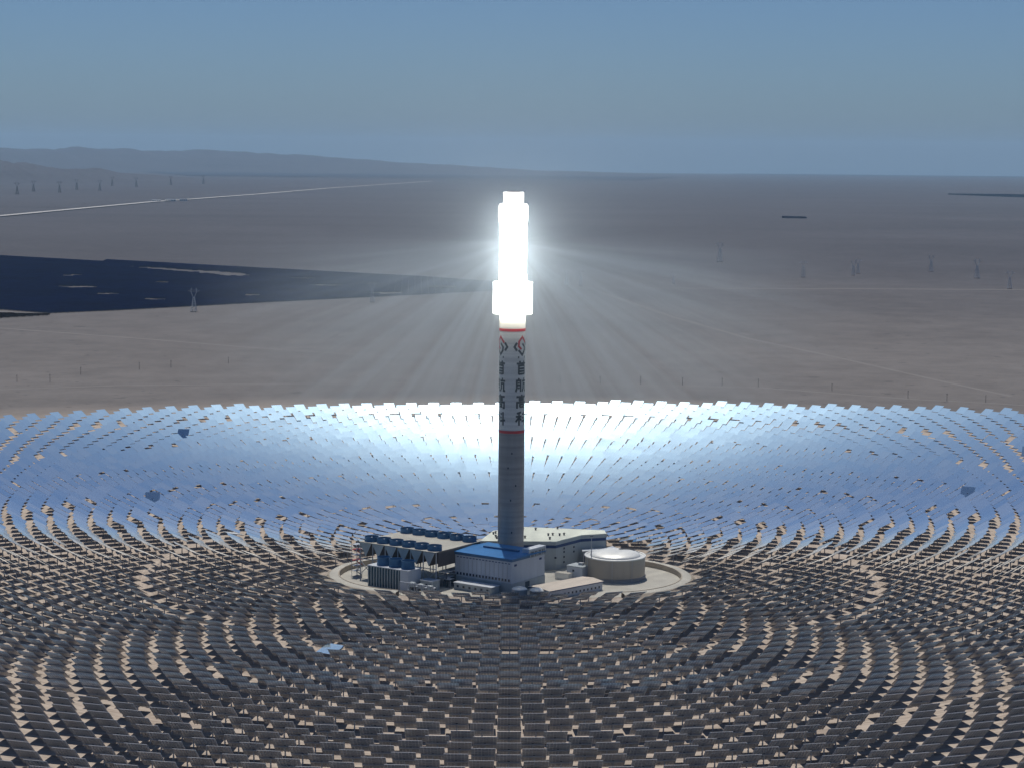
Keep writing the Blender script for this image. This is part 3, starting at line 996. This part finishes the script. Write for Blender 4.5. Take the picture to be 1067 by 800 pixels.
t = thing('pipe_rack', 'dark elevated pipe rack between the condensers and turbine hall', 'pipe rack')
for i in range(4):
    p, q_ = uv(-16 + 0, -62 + i * 9), uv(-8, -62 + i * 9)
    mb = MB(); mb.bar((*p, 0), (*p, 9), 0.5); mb.bar((*q_, 0), (*q_, 9), 0.5); mb.bar((*p, 9), (*q_, 9), 0.5); mb.bar((*p, 5.5), (*q_, 5.5), 0.4)
    mb.build('frame', M['dark_steel'], t)
for i in range(4):
    for z_ in (6.1, 9.7):
        p, q_ = uv(-15.3 + i * 2.1, -63), uv(-15.3 + i * 2.1, -34)
        mb = MB(); mb.bar((*p, z_), (*q_, z_), 0.7 if i % 2 else 0.45); mb.build('pipe', M['dome' if i == 1 else 'steel'], t)

for i, (uu, vv) in enumerate(((-14, -92), (-6, -93), (2, -94))):
    t = thing('transformer', ('left', 'middle', 'right')[i] + ' of three grey transformers in front of the turbine hall', 'transformer', (*uv(uu, vv), 0), RU, 'transformers before the turbine hall')
    MB().box((0, 0, 1.9), (3.6, 2.6, 2.9)).build('tank', M['grey_clad'], t)
    mb = MB()
    for k_ in range(5):
        mb.box((-1.4 + k_ * 0.7, -1.65, 1.8), (0.3, 0.7, 2.2))
    mb.build('radiator', M['steel'], t)
    mb = MB()
    for k_ in range(3):
        mb.lathe([(0.16, 3.3), (0.22, 3.8), (0.12, 4.9)], 8, (-1 + k_, 0, 0))
    mb.build('bushing', M['brown'], t)
    MB().lathe([(0.5, -1.4), (0.5, 1.4)], 12).build('conservator', M['grey_clad'], t).rotation_euler = (0, R(90), 0)
    t.children[-1].location = (0, 0.9, 4.1)
t = thing('switchyard_gantry', 'pale steel gantry with crossbeams below the turbine hall', 'gantry')
for i in range(5):
    p = uv(-20 + i * 6, -97)
    mb = MB(); mb.bar((p[0] - 0.5, p[1], 0), (p[0], p[1], 8), 0.25); mb.bar((p[0] + 0.5, p[1], 0), (p[0], p[1], 8), 0.25); mb.build('post', M['pylon'], t)
p, q_ = uv(-20, -97), uv(4, -97)
mb = MB(); mb.bar((*p, 8), (*q_, 8), 0.5); mb.bar((*p, 7.2), (*q_, 7.2), 0.25); mb.build('beam', M['pylon'], t)

# ------------------------------------------------------------------ the mirror field
ZB = [137.0, 191.0, 253.0, 328.0, 418.0, 525.0, 648.0, 829.0, 1090.0]
PW, PH, PT = 11.5, 12.0, 0.14          # mirror size
HC = 6.2                                # height of its centre
AIM = np.array([0.0, 0.0, 224.0])
SV = np.array(S)


def r_max(az):
    return float(np.interp(az, [-60, -35.3, -22, -13.6, 0, 11, 20.4, 32.4, 60], [905, 922, 921, 905, 914, 946, 975, 1047, 1080]))


pts = []
ring_id = 0
PER = [19.5, 19.3, 20.2, 21.5, 22.3, 22.6, 22.8, 23.0]
zones = [(ZB[z], ZB[z + 1], PER[z]) for z in range(len(ZB) - 1)] + [(94.0, 137.0, 19.6)]
for z, (za, zb, per) in enumerate(zones):
    inner = za < 100
    rr = za + (0 if z == 0 or inner else 2.6)
    N = int(2 * math.pi * (rr + 3) / per)
    ph0 = 0.0 if z % 2 else math.pi / N
    k = 0
    while rr < zb - 4:
        for i in range(N):
            th = 2 * math.pi * (i + 0.5 * (k % 2)) / N + ph0       # bearing from +Y
            x, y = rr * math.sin(th), rr * math.cos(th)
            az = math.degrees(math.atan2(x, y))
            if rr < 175:
                if math.hypot(x - max(-SX, min(SX, x)), y - SY) < 71 or (-42 < x < 90 and 0 < y < 86) or (-112 < x < -20 and -60 < y < 42):
                    continue
            if y > 0 and abs(az) < 90 and rr > r_max(az):
                continue
            if y < -600 or abs(x) > 0.25 * (y - CAM_Y) + 130:
                continue
            pts.append((x, y, rr, ring_id))
        ring_id += 1
        k += 1
        rr += float(np.interp(rr, [0, 400, 480, 560, 650, 750, 900], [9.4, 9.5, 10.0, 12.0, 15.5, 19.0, 21.0]))
P = np.array([(a, b, HC) for a, b, _, _ in pts])
rings = np.array([q[3] for q in pts]); rads = np.array([q[2] for q in pts])
tow = AIM - P
tow /= np.linalg.norm(tow, axis=1)[:, None]
Nn = tow + SV[None, :]
Nn += RNG.normal(0, 0.0048, Nn.shape)
# a few units off target or parked, as in the photograph
odd_targets = {
    'blue_a': ((-326, 648), (-0.12, -0.80, 0.58), 'dark blue tilted heliostat standing out in the upper left mirrors'),
    'blue_b': ((-283.5, 256), (0.10, -0.75, 0.65), 'dark blue tilted heliostat low in the left mirrors'),
    'blue_c': ((374.5, 320), (-0.30, -0.70, 0.64), 'dark blue tilted heliostat in the right-hand blue mirrors'),
    'sky_near': ((-98.7, -239.5), (-0.12, -0.20, 0.97), 'pale sky-blue flat heliostat among dark backs left of centre'),
    'pale_a': ((179, 226), (0.02, -0.16, 0.98), 'pale flat heliostat in the blue mirrors right of the tower'),
    'pale_b': ((-140, 503), (-0.02, 0.10, 0.99), 'pale heliostat in the mirrors left of the tower'),
    'pale_c': ((-208, 112), (0.15, 0.12, 0.98), 'white flat heliostat at the lower left edge of the blue mirrors'),
    'dark_d': ((498, 566), (-0.25, -0.68, 0.68), 'dark blue tilted heliostat near the upper right mirror edge'),
}
odd_idx = {}
for key, (xy, nrm, lab) in odd_targets.items():
    d2 = (P[:, 0] - xy[0]) ** 2 + (P[:, 1] - xy[1]) ** 2
    i = int(np.argmin(d2))
    odd_idx[i] = (key, nrm, lab)
    Nn[i] = nrm
Nn /= np.linalg.norm(Nn, axis=1)[:, None]
X = np.cross(np.array([0, 0, 1.0])[None, :], Nn)
X /= np.linalg.norm(X, axis=1)[:, None]
Y = np.cross(Nn, X)

# which 300 show largest
vis = []
for i in range(len(P)):
    fx, fy, dist = project(P[i])
    if -0.006 < fx < 1.006 and 0 < fy < 1.008:
        vis.append((dist, i, fx, fy))
vis.sort()
near = [v for v in vis if v[1] not in odd_idx][:300]
near_set = {v[1] for v in near}

# --- prototype heliostat
proto = empty('heliostat')
pm = MB()
hx, hy = PW / 2, PH / 2
pm.add([(-hx, -hy, 0.0), (hx, -hy, 0.0), (hx, hy, 0.0), (-hx, hy, 0.0)], [(0, 1, 2, 3)], 0)
pm.add([(-hx, -hy, -0.01), (hx, -hy, -0.01), (hx, hy, -0.01), (-hx, hy, -0.01), (-hx, -hy, -PT), (hx, -hy, -PT), (hx, hy, -PT), (-hx, hy, -PT)],
       [(4, 7, 6, 5), (0, 4, 5, 1), (1, 5, 6, 2), (2, 6, 7, 3), (3, 7, 4, 0)], 1)
panel = pm.build('mirror_panel', [M['mirror'], M['back']], proto)
uvp = panel.data.uv_layers.new(name='UVMap')
for lp in panel.data.loops:
    co_ = panel.data.vertices[lp.vertex_index].co
    uvp.data[lp.index].uv = (co_.x / PW + 0.5, co_.y / PH + 0.5)
fr = MB()
for i in range(8):
    x = -hx + 0.35 + i * (PW - 0.7) / 7
    fr.box((x, 0, -PT - 0.21), (0.13, PH - 0.3, 0.40))
for y in (-3.9, -1.35, 1.35, 3.9):
    fr.box((0, y, -PT - 0.46), (PW - 0.5, 0.12, 0.10))
fr.bar((-hx + 0.6, 0, -PT - 0.75), (hx - 0.6, 0, -PT - 0.75), 0.55)
frame = fr.build('support_frame', M['steel'], proto)
pd = MB().lathe([(0.42, 0), (0.36, 0.3), (0.34, HC - 0.75)], 10).build('pedestal', M['steel'], proto)
dv = MB().box((0, 0, HC - 0.55), (1.0, 0.9, 0.85)).build('drive_unit', M['dark_steel'], proto)
cbx = MB().box((0.0, -0.5, 1.5), (0.6, 0.3, 0.8)).build('control_box', M['dome'], proto)
for o in (panel, frame):
    o.location = (0, 0, HC)


def set_pose(root, i):
    n = Nn[i]
    A = math.atan2(n[1], n[0]); th = math.acos(max(-1, min(1, n[2])))
    root.location = (P[i][0], P[i][1], 0)
    root.rotation_euler = (0, 0, A + math.pi / 2)
    for c in root.children:
        if c.name.startswith('mirror_panel') or c.name.startswith('support_frame'):
            c.rotation_euler = (th, 0, 0)


# rows for the labels: count the rings where they cross the middle of the picture, from the bottom edge up
ring_r = {}
for i in range(len(P)):
    ring_r[rings[i]] = rads[i]
rad_sorted = sorted(ring_r.items(), key=lambda t: -t[1])
mid = [k for k, r_ in rad_sorted if project((0, -r_, HC))[1] < 1.0]
row_no = {k: j + 1 for j, k in enumerate(mid)}
outer = [k for k, r_ in rad_sorted if k not in row_no][::-1]
out_no = {k: j + 1 for j, k in enumerate(outer)}
by_row = {}
for d_, i, fx, fy in near:
    by_row.setdefault((rings[i], 'a' if rings[i] in row_no else ('l' if fx < 0.5 else 'r')), []).append((fx, i))
first = True
for (rg, side), lst in by_row.items():
    lst.sort(reverse=(side == 'r'))
    for j, (fx, i) in enumerate(lst):
        root = proto if first else copy_tree(proto)
        first = False
        set_pose(root, i)
        if side == 'a':
            lab = '%s dark-backed heliostat from the left in the %s curved row above the bottom edge' % (ordinal(j + 1), ordinal(row_no[rg]))
        else:
            lab = '%s dark-backed heliostat inward in the %s corner row at bottom %s' % (ordinal(j + 1), ordinal(out_no[rg]), 'left' if side == 'l' else 'right')
        tag(root, lab, 'heliostat', 'heliostats seen from behind in the foreground rows')
for i, (key, nrm, lab) in odd_idx.items():
    root = copy_tree(proto)
    set_pose(root, i)
    tag(root, lab, 'heliostat', 'heliostats turned out of line')

# --- all the others as one mass
rest = np.array([i for i in range(len(P)) if i not in near_set and i not in odd_idx])
n = len(rest)
c = P[rest]; nx, ny, nz = X[rest], Y[rest], Nn[rest]


def place(local):
    l = np.array(local)
    return c[:, None, :] + l[None, :, 0, None] * nx[:, None, :] + l[None, :, 1, None] * ny[:, None, :] + l[None, :, 2, None] * nz[:, None, :]


mirror_v = place([(-hx, -hy, 0), (hx, -hy, 0), (hx, hy, 0), (-hx, hy, 0)])
back_v = place([(-hx, -hy, -0.01), (hx, -hy, -0.01), (hx, hy, -0.01), (-hx, hy, -0.01), (-hx, -hy, -PT), (hx, -hy, -PT), (hx, hy, -PT), (-hx, hy, -PT)])
tube_v = place([(a * 4.9, b * 0.28 , -PT - 0.5 + d * 0.3) for a, b, d in ((-1, -1, -1), (1, -1, -1), (1, 1, -1), (-1, 1, -1), (-1, -1, 1), (1, -1, 1), (1, 1, 1), (-1, 1, 1))])
pw = 0.30
post_l = np.array([(-pw, -pw, -0.1), (pw, -pw, -0.1), (pw, pw, -0.1), (-pw, pw, -0.1), (-pw, -pw, HC - 0.7), (pw, -pw, HC - 0.7), (pw, pw, HC - 0.7), (-pw, pw, HC - 0.7)])
base = c.copy(); base[:, 2] = 0
post_v = base[:, None, :] + post_l[None]
allv = np.concatenate([mirror_v, back_v, tube_v, post_v], axis=1)      # n x 28 x 3
nv = 28
cube_back = [(4, 7, 6, 5), (0, 4, 5, 1), (1, 5, 6, 2), (2, 6, 7, 3), (3, 7, 4, 0)]
cube_all = [(0, 3, 2, 1), (4, 5, 6, 7), (0, 1, 5, 4), (1, 2, 6, 5), (2, 3, 7, 6), (3, 0, 4, 7)]
face = [(0, 1, 2, 3)] + [tuple(4 + a for a in q) for q in cube_back] + [tuple(12 + a for a in q) for q in cube_all] + [tuple(20 + a for a in q) for q in cube_all[2:]]
mi = [0] + [1] * 5 + [2] * 6 + [2] * 4
face = np.array(face); nf = len(face)
loops = (face[None] + (np.arange(n) * nv)[:, None, None]).reshape(-1)
me = bpy.data.meshes.new('heliostat_field')
me.vertices.add(n * nv); me.vertices.foreach_set('co', allv.reshape(-1))
me.loops.add(len(loops)); me.loops.foreach_set('vertex_index', loops.astype(np.int32))
me.polygons.add(n * nf)
me.polygons.foreach_set('loop_start', (np.arange(n * nf) * 4).astype(np.int32))
me.polygons.foreach_set('loop_total', np.full(n * nf, 4, np.int32))
for m_ in (M['mirror'], M['back_grid'], M['steel']):
    me.materials.append(m_)
me.polygons.foreach_set('material_index', np.tile(np.array(mi, np.int32), n))
uvl = me.uv_layers.new(name='UVMap')
uvf = np.zeros((nf, 4, 2))
loc2 = {4: (0, 0), 5: (1, 0), 6: (1, 1), 7: (0, 1)}
uvf[1] = [loc2[a] for a in cube_back[0]]
uvf[2:] = 0.05
uvl.data.foreach_set('uv', np.tile(uvf.reshape(-1), n))
me.update(calc_edges=True)
me.validate()
fo = bpy.data.objects.new('heliostat_field', me); COL.objects.link(fo)
tag(fo, 'thousands of further heliostats in rings round the tower, mirrors beyond and backs before', 'heliostats', kind='stuff')
print('heliostats', len(P), 'visible', len(vis), 'mid rows', len(mid))


# ------------------------------------------------------------------ photovoltaic farms on the plain
def farm(name, poly, pitch, wid, hgt, m, label, holes=(), seg=14.0, low=0.6, tilt_dir=1):
    """rows of panel tables running across the view inside a polygon"""
    mb = MB()
    ys = [p[1] for p in poly]
    y = min(ys) + pitch / 2
    rnd = random.Random(len(poly) * 13 + int(pitch * 10))
    while y < max(ys):
        xs = []
        for (ax, ay), (bx, by) in zip(poly, poly[1:] + poly[:1]):
            if (ay - y) * (by - y) < 0:
                xs.append(ax + (bx - ax) * (y - ay) / (by - ay))
        xs.sort()
        for xa, xb in zip(xs[::2], xs[1::2]):
            x = xa
            while x < xb:
                x2 = min(x + seg, xb)
                cx_ = (x + x2) / 2
                skip = any(((cx_ - h[0]) / h[2]) ** 2 + ((y - (h[1] + (cx_ - h[0]) * h[4])) / h[3]) ** 2 < 1 + 0.35 * math.sin(cx_ * 0.3 + y) for h in holes)
                if not skip and x2 - x > 3:
                    z0, z1 = gz(cx_, y) + low, gz(cx_, y) + low + hgt
                    mb.add([(x + 0.4, y + wid / 2, z0), (x2 - 0.4, y + wid / 2, z0), (x2 - 0.4, y - wid / 2, z1), (x + 0.4, y - wid / 2, z1)], [(0, 1, 2, 3)])
                x = x2
        y += pitch
    return tag(mb.build(name, m), label, 'solar farm', kind='stuff')


rh = random.Random(4)
holes = [(-800, 3545, 130, 44, -0.97), (-705, 3460, 60, 62, -0.9), (-655, 3400, 42, 75, -0.9)]
for (hx_, hy_) in ((-690, 2560), (-800, 2700), (-520, 2700), (-900, 2900), (-400, 3020), (-470, 3260), (-760, 3080), (-1000, 3300), (-250, 2790), (-150, 3010)):
    holes.append((hx_, hy_, rh.uniform(14, 42), rh.uniform(24, 40), 0.0))
farm('photovoltaic_farm', [(-1600, 4600), (-1371, 4145), (-1048, 3901), (-1055, 3985), (-619, 3657), (-208, 3362), (-40, 3190), (20, 3060), (-54, 2883), (-273, 2683), (-478, 2501), (-707, 2283), (-808, 2206), (-912, 2282), (-1500, 2500)],
     6.6, 4.0, 2.5, M['farm'], 'dark navy photovoltaic farm filling a wedge of plain left of the tower', holes)
farm('photovoltaic_farm_strip', [(-1100, 2080), (-865, 2093), (-790, 2172), (-900, 2192), (-1200, 2230)], 11, 5, 2.8, M['farm_brown'], 'brown rows of solar panels at left edge below the navy farm')
farm('distant_photovoltaic_farm', [(1240, 8180), (1349, 8150), (1365, 8330), (1262, 8380)], 22, 12, 5, M['farm'], 'small dark solar farm far right of the tower')
farm('distant_photovoltaic_farm', [(3450, 15200), (3720, 14300), (4500, 13400), (4700, 14200), (3950, 15200)], 60, 30, 9, M['farm'], 'dark thin solar farm at the right edge near the horizon', seg=150)


def patch(name, poly, m, lift):
    mb = MB()
    n_ = 24
    vs, fs = [], []
    (a0, a1, b1, b0) = poly
    for j in range(n_ + 1):
        for i in range(n_ + 1):
            s, t_ = i / n_, j / n_
            wob = 220 * math.sin(i * 1.9 + j) * (1 if j in (0, n_) else 0)
            x = (a0[0] * (1 - s) + a1[0] * s) * (1 - t_) + (b0[0] * (1 - s) + b1[0] * s) * t_
            y = (a0[1] * (1 - s) + a1[1] * s) * (1 - t_) + (b0[1] * (1 - s) + b1[1] * s) * t_ + wob
            vs.append((x, y, gz(x, y) + lift))
    for j in range(n_):
        for i in range(n_):
            q = j * (n_ + 1) + i
            fs.append((q, q + 1, q + n_ + 2, q + n_ + 1))
    mb.add(vs, fs)
    return tag(mb.build(name, m), kind='structure')


patch('dark_gravel_plain', [(-4200, 25500), (1500, 24500), (2500, 30500), (-6200, 33500)], M['scrub'], 6)
patch('dark_gravel_plain', [(5200, 46000), (14500, 45000), (16000, 52000), (5600, 53000)], M['scrub'], 8)

# ------------------------------------------------------------------ pylons, poles, roadside buildings
def pylon_mesh(h, w):
    """lattice tower with a forked window head; returns (body, arms)"""
    body, arms = MB(), MB()
    zb = h * 0.62
    lw = h * 0.11; tw = h * 0.03

    def corner(s, t_, z):
        k = lw + (tw - lw) * z / zb
        return (s * k, t_ * k, z)
    lv = [0, zb * 0.24, zb * 0.44, zb * 0.61, zb * 0.75, zb * 0.88, zb]
    for s in (-1, 1):
        for q in (-1, 1):
            body.bar(corner(s, q, 0), corner(s, q, zb), w)
    for a_, b_ in zip(lv[:-1], lv[1:]):
        for (s0, q0), (s1, q1) in (((-1, -1), (1, -1)), ((-1, 1), (1, 1)), ((-1, -1), (-1, 1)), ((1, -1), (1, 1))):
            body.bar(corner(s0, q0, a_), corner(s1, q1, b_), w * 0.6)
            body.bar(corner(s1, q1, a_), corner(s0, q0, b_), w * 0.6)
    for s in (-1, 1):
        for q in (-1, 1):
            arms.bar((s * tw, q * tw, zb), (s * h * 0.13, q * tw, h * 0.86), w * 0.8)
            arms.bar((s * h * 0.13, q * tw, h * 0.86), (s * h * 0.10, q * tw * 0.5, h), w * 0.7)
        arms.bar((s * h * 0.13, 0, h * 0.86), (s * h * 0.26, 0, h * 0.88), w * 0.8)
        arms.bar((s * h * 0.10, 0, h * 0.93), (s * h * 0.26, 0, h * 0.88), w * 0.6)
    arms.bar((-h * 0.13, 0, h * 0.86), (h * 0.13, 0, h * 0.86), w * 0.9)
    arms.bar((-h * 0.12, 0, h * 0.92), (h * 0.12, 0, h * 0.92), w * 0.6)
    return body, arms


pp = empty('power_pylon')
b_, a_ = pylon_mesh(42, 0.5)
b_.build('lattice_body', M['pylon'], pp); a_.build('cross_arms', M['pylon'], pp)
MB().box((0, 0, 0.3), (10.5, 10.5, 0.9)).build('footing', M['brown'], pp)
PYL = [(-566, 2277, 1.0, 'pale lattice pylon in front of the navy solar farm, left'),
       (-268, 2552, 0.95, 'pale lattice pylon in front of the navy solar farm, nearer the tower'),
       (147, 3098, 0.85, 'right of two pylons just right of the glowing receiver'),
       (116, 3094, 0.85, 'left of two pylons just right of the glowing receiver'),
       (356, 3194, 0.55, 'short pylon at the dirt track right of the tower'),
       (555, 4171, 1.25, 'tall faint pylon farther back right of the tower'),
       (685, 3494, 0.95, 'pylon with dark footing on the right plain'),
       (819, 3592, 0.85, 'left of a close pair of pylons on the right plain'),
       (844, 3676, 0.85, 'right of a close pair of pylons on the right plain'),
       (1046, 3791, 1.0, 'pylon between close pair and right-hand dark pole on plain'),
       (1100, 3517, 1.1, 'straight dark pylon near the right edge of the plain'),
       (1085, 3129, 0.95, 'rightmost pylon on the plain at the picture edge')]
firstp = True
for x, y, s, lab in PYL:
    o = pp if firstp else copy_tree(pp)
    firstp = False
    o.location = (x, y, gz(x, y)); o.scale = (s, s, s); o.rotation_euler = (0, 0, random.uniform(-0.3, 0.3))
    tag(o, lab, 'pylon', 'pylons crossing the desert plain')
FP = [(-3197, 11996), (-3330, 13031), (-3091, 12760), (-3220, 13932), (-2987, 13615), (-3342, 15922), (-3068, 15515), (-2992, 16757), (-2824, 17543)]
fp = empty('distant_pylon')
b_, a_ = pylon_mesh(80, 1.15)
b_.build('lattice_body', M['pole'], fp); a_.build('cross_arms', M['pole'], fp)
for k_, (x, y) in enumerate(sorted(FP, key=lambda q: q[0] / (q[1] - CAM_Y))):
    o = fp if k_ == 0 else copy_tree(fp)
    o.location = (x, y, gz(x, y))
    tag(o, '%s from the left of the faint pylons below the left hills' % ordinal(k_ + 1), 'pylon', 'faint pylons below the left hills')

pole = empty('utility_pole')
MB().lathe([(0.28, 0), (0.2, 9.5)], 8).build('pole', M['pole'], pole)
mb = MB(); mb.box((0, 0, 8.8), (2.4, 0.16, 0.2)); mb.box((0, 0, 7.9), (1.6, 0.14, 0.16)); mb.build('crossarm', M['pole'], pole)
mb = MB()
for s in (-1.1, 0, 1.1):
    mb.lathe([(0.08, 8.9), (0.12, 9.1), (0.05, 9.3)], 6, (s, 0, 0))
mb.build('insulator', M['dome'], pole)
POL = [(-609, 1140), (-569, 1143), (-550, 1234), (-487, 1298), (-450, 1325), (-382, 1381), (60, 1178), (110, 1176), (160, 1172), (212, 1168), (261, 1165), (305, 1158), (391, 1123), (470, 1049), (511, 1024), (555, 1017)]
left = [q for q in POL if q[0] < 0]; right = [q for q in POL if q[0] > 0]
fk = True
for grp, sd in ((left, 'left'), (right, 'right')):
    for k_, (x, y) in enumerate(grp):
        o = pole if fk else copy_tree(pole)
        fk = False
        o.location = (x, y, gz(x, y)); o.rotation_euler = (0, 0, random.uniform(-0.5, 0.5))
        s = random.uniform(0.9, 1.1); o.scale = (s, s, s)
        tag(o, '%s thin dark pole from the left behind the %s mirror edge' % (ordinal(k_ + 1), sd), 'utility pole', 'poles behind the mirror field')

hs_lab = ['long white roadside building on the pale highway at upper left', 'middle white roadside building on the pale highway', 'right white roadside building on the pale highway']
for k_, (x, y, sx) in enumerate(((-2015, 10330, 46), (-1960, 10480, 60), (-1905, 10600, 44))):
    t = thing('roadside_building', hs_lab[k_], 'building', (x, y, gz(x, y)), 0.2, 'service buildings on the highway')
    MB().box((0, 0, 5), (sx, 30, 10)).build('wall', M['dome'], t)
    MB().box((0, 0, 10.4), (sx + 3, 33, 0.8)).build('roof', M['white'], t)
    for q in range(4):
        MB().box((-sx / 2 + (q + 0.5) * sx / 4, -15.1, 5), (sx / 9, 0.3, 4)).build('window', M['glass'], t)


# ------------------------------------------------------------------ air
def volume_mat(name):
    m = bpy.data.materials.new(name)
    m.use_nodes = True
    nt = m.node_tree
    nt.nodes.clear()
    o = nt.nodes.new('ShaderNodeOutputMaterial')
    p = nt.nodes.new('ShaderNodeVolumePrincipled')
    nt.links.new(p.outputs[0], o.inputs['Volume'])
    return m, nt, p


hm, hnt, hp = volume_mat('desert_haze')
hp.inputs['Color'].default_value = (0.43, 0.665, 0.93, 1)
hp.inputs['Density'].default_value = 1.9e-5
hp.inputs['Anisotropy'].default_value = 0.2
mb = MB().box((0, 0, (800 - 400) / 2), (150000, 150000, 1200))
hz = mb.build('haze', hm)
tag(hz, kind='stuff')

# scattering air lit by receiver and sun, its density shaped to imitate glow and beams
dm, dnt, dp = volume_mat('beam_glow_air')
DR = 290.0
dp.inputs['Color'].default_value = (0.78, 0.92, 1.0, 1)
dp.inputs['Anisotropy'].default_value = 0.3
L = dnt.links


def mth(op, a=None, b=None, c=None, clamp=False):
    n_ = dnt.nodes.new('ShaderNodeMath'); n_.operation = op; n_.use_clamp = clamp
    for k_, v_ in enumerate((a, b, c)):
        if v_ is None:
            continue
        if isinstance(v_, (int, float)):
            n_.inputs[k_].default_value = v_
        else:
            L.new(v_, n_.inputs[k_])
    return n_.outputs[0]


def mrange(v, a, b, c_, d_, smooth=True):
    n_ = dnt.nodes.new('ShaderNodeMapRange')
    n_.interpolation_type = 'SMOOTHSTEP' if smooth else 'LINEAR'
    for k_, q in zip((1, 2, 3, 4), (a, b, c_, d_)):
        n_.inputs[k_].default_value = q
    L.new(v, n_.inputs[0])
    return n_.outputs[0]


tc = dnt.nodes.new('ShaderNodeTexCoord')
ln = dnt.nodes.new('ShaderNodeVectorMath'); ln.operation = 'LENGTH'; L.new(tc.outputs['Object'], ln.inputs[0])
r_ = ln.outputs['Value']
nm = dnt.nodes.new('ShaderNodeVectorMath'); nm.operation = 'NORMALIZE'; L.new(tc.outputs['Object'], nm.inputs[0])
sp = dnt.nodes.new('ShaderNodeSeparateXYZ'); L.new(nm.outputs[0], sp.inputs[0])
el_mask = mrange(sp.outputs[2], 0.06, -0.22, 0.0, 1.0)
ns = dnt.nodes.new('ShaderNodeTexNoise'); ns.inputs['Scale'].default_value = 17.0; ns.inputs['Detail'].default_value = 3
L.new(nm.outputs[0], ns.inputs['Vector'])
streak = mrange(ns.outputs[0], 0.45, 0.63, 0.05, 1.0)
fade = mrange(r_, DR * 0.35, DR * 0.98, 1.0, 0.0)
core = mth('DIVIDE', 1.0, mth('ADD', 1.0, mth('POWER', mth('DIVIDE', r_, 22.0), 2.2)))
halo = mth('MULTIPLY', core, 0.008)
wing = mth('MULTIPLY', mth('DIVIDE', 1.0, mth('ADD', 1.0, mth('POWER', mth('DIVIDE', r_, 60.0), 1.5))), mth('MULTIPLY', el_mask, 0.0021))
back = mrange(sp.outputs[1], -0.05, 0.3, 0.0, 1.0)
wing = mth('MULTIPLY', wing, mth('MULTIPLY_ADD', mrange(sp.outputs[1], -0.25, 0.15, 0.0, 1.0), 0.85, 0.15))
beam = mth('MULTIPLY', mth('MULTIPLY', mth('MULTIPLY', streak, el_mask), back), 0.0056)
tot = mth('MULTIPLY', mth('ADD', mth('ADD', halo, wing), beam), fade)
L.new(tot, dp.inputs['Density'])
bm_ = bmesh.new()
bmesh.ops.create_icosphere(bm_, subdivisions=4, radius=DR)
for v in bm_.verts:
    v.co.z = max(v.co.z, -200.0)
me = bpy.data.meshes.new('beam_glow_air'); bm_.to_mesh(me); bm_.free(); me.materials.append(dm)
glow_air = bpy.data.objects.new('beam_glow_air', me); COL.objects.link(glow_air); glow_air.location = (0, 0, 226)
tag(glow_air, kind='stuff')
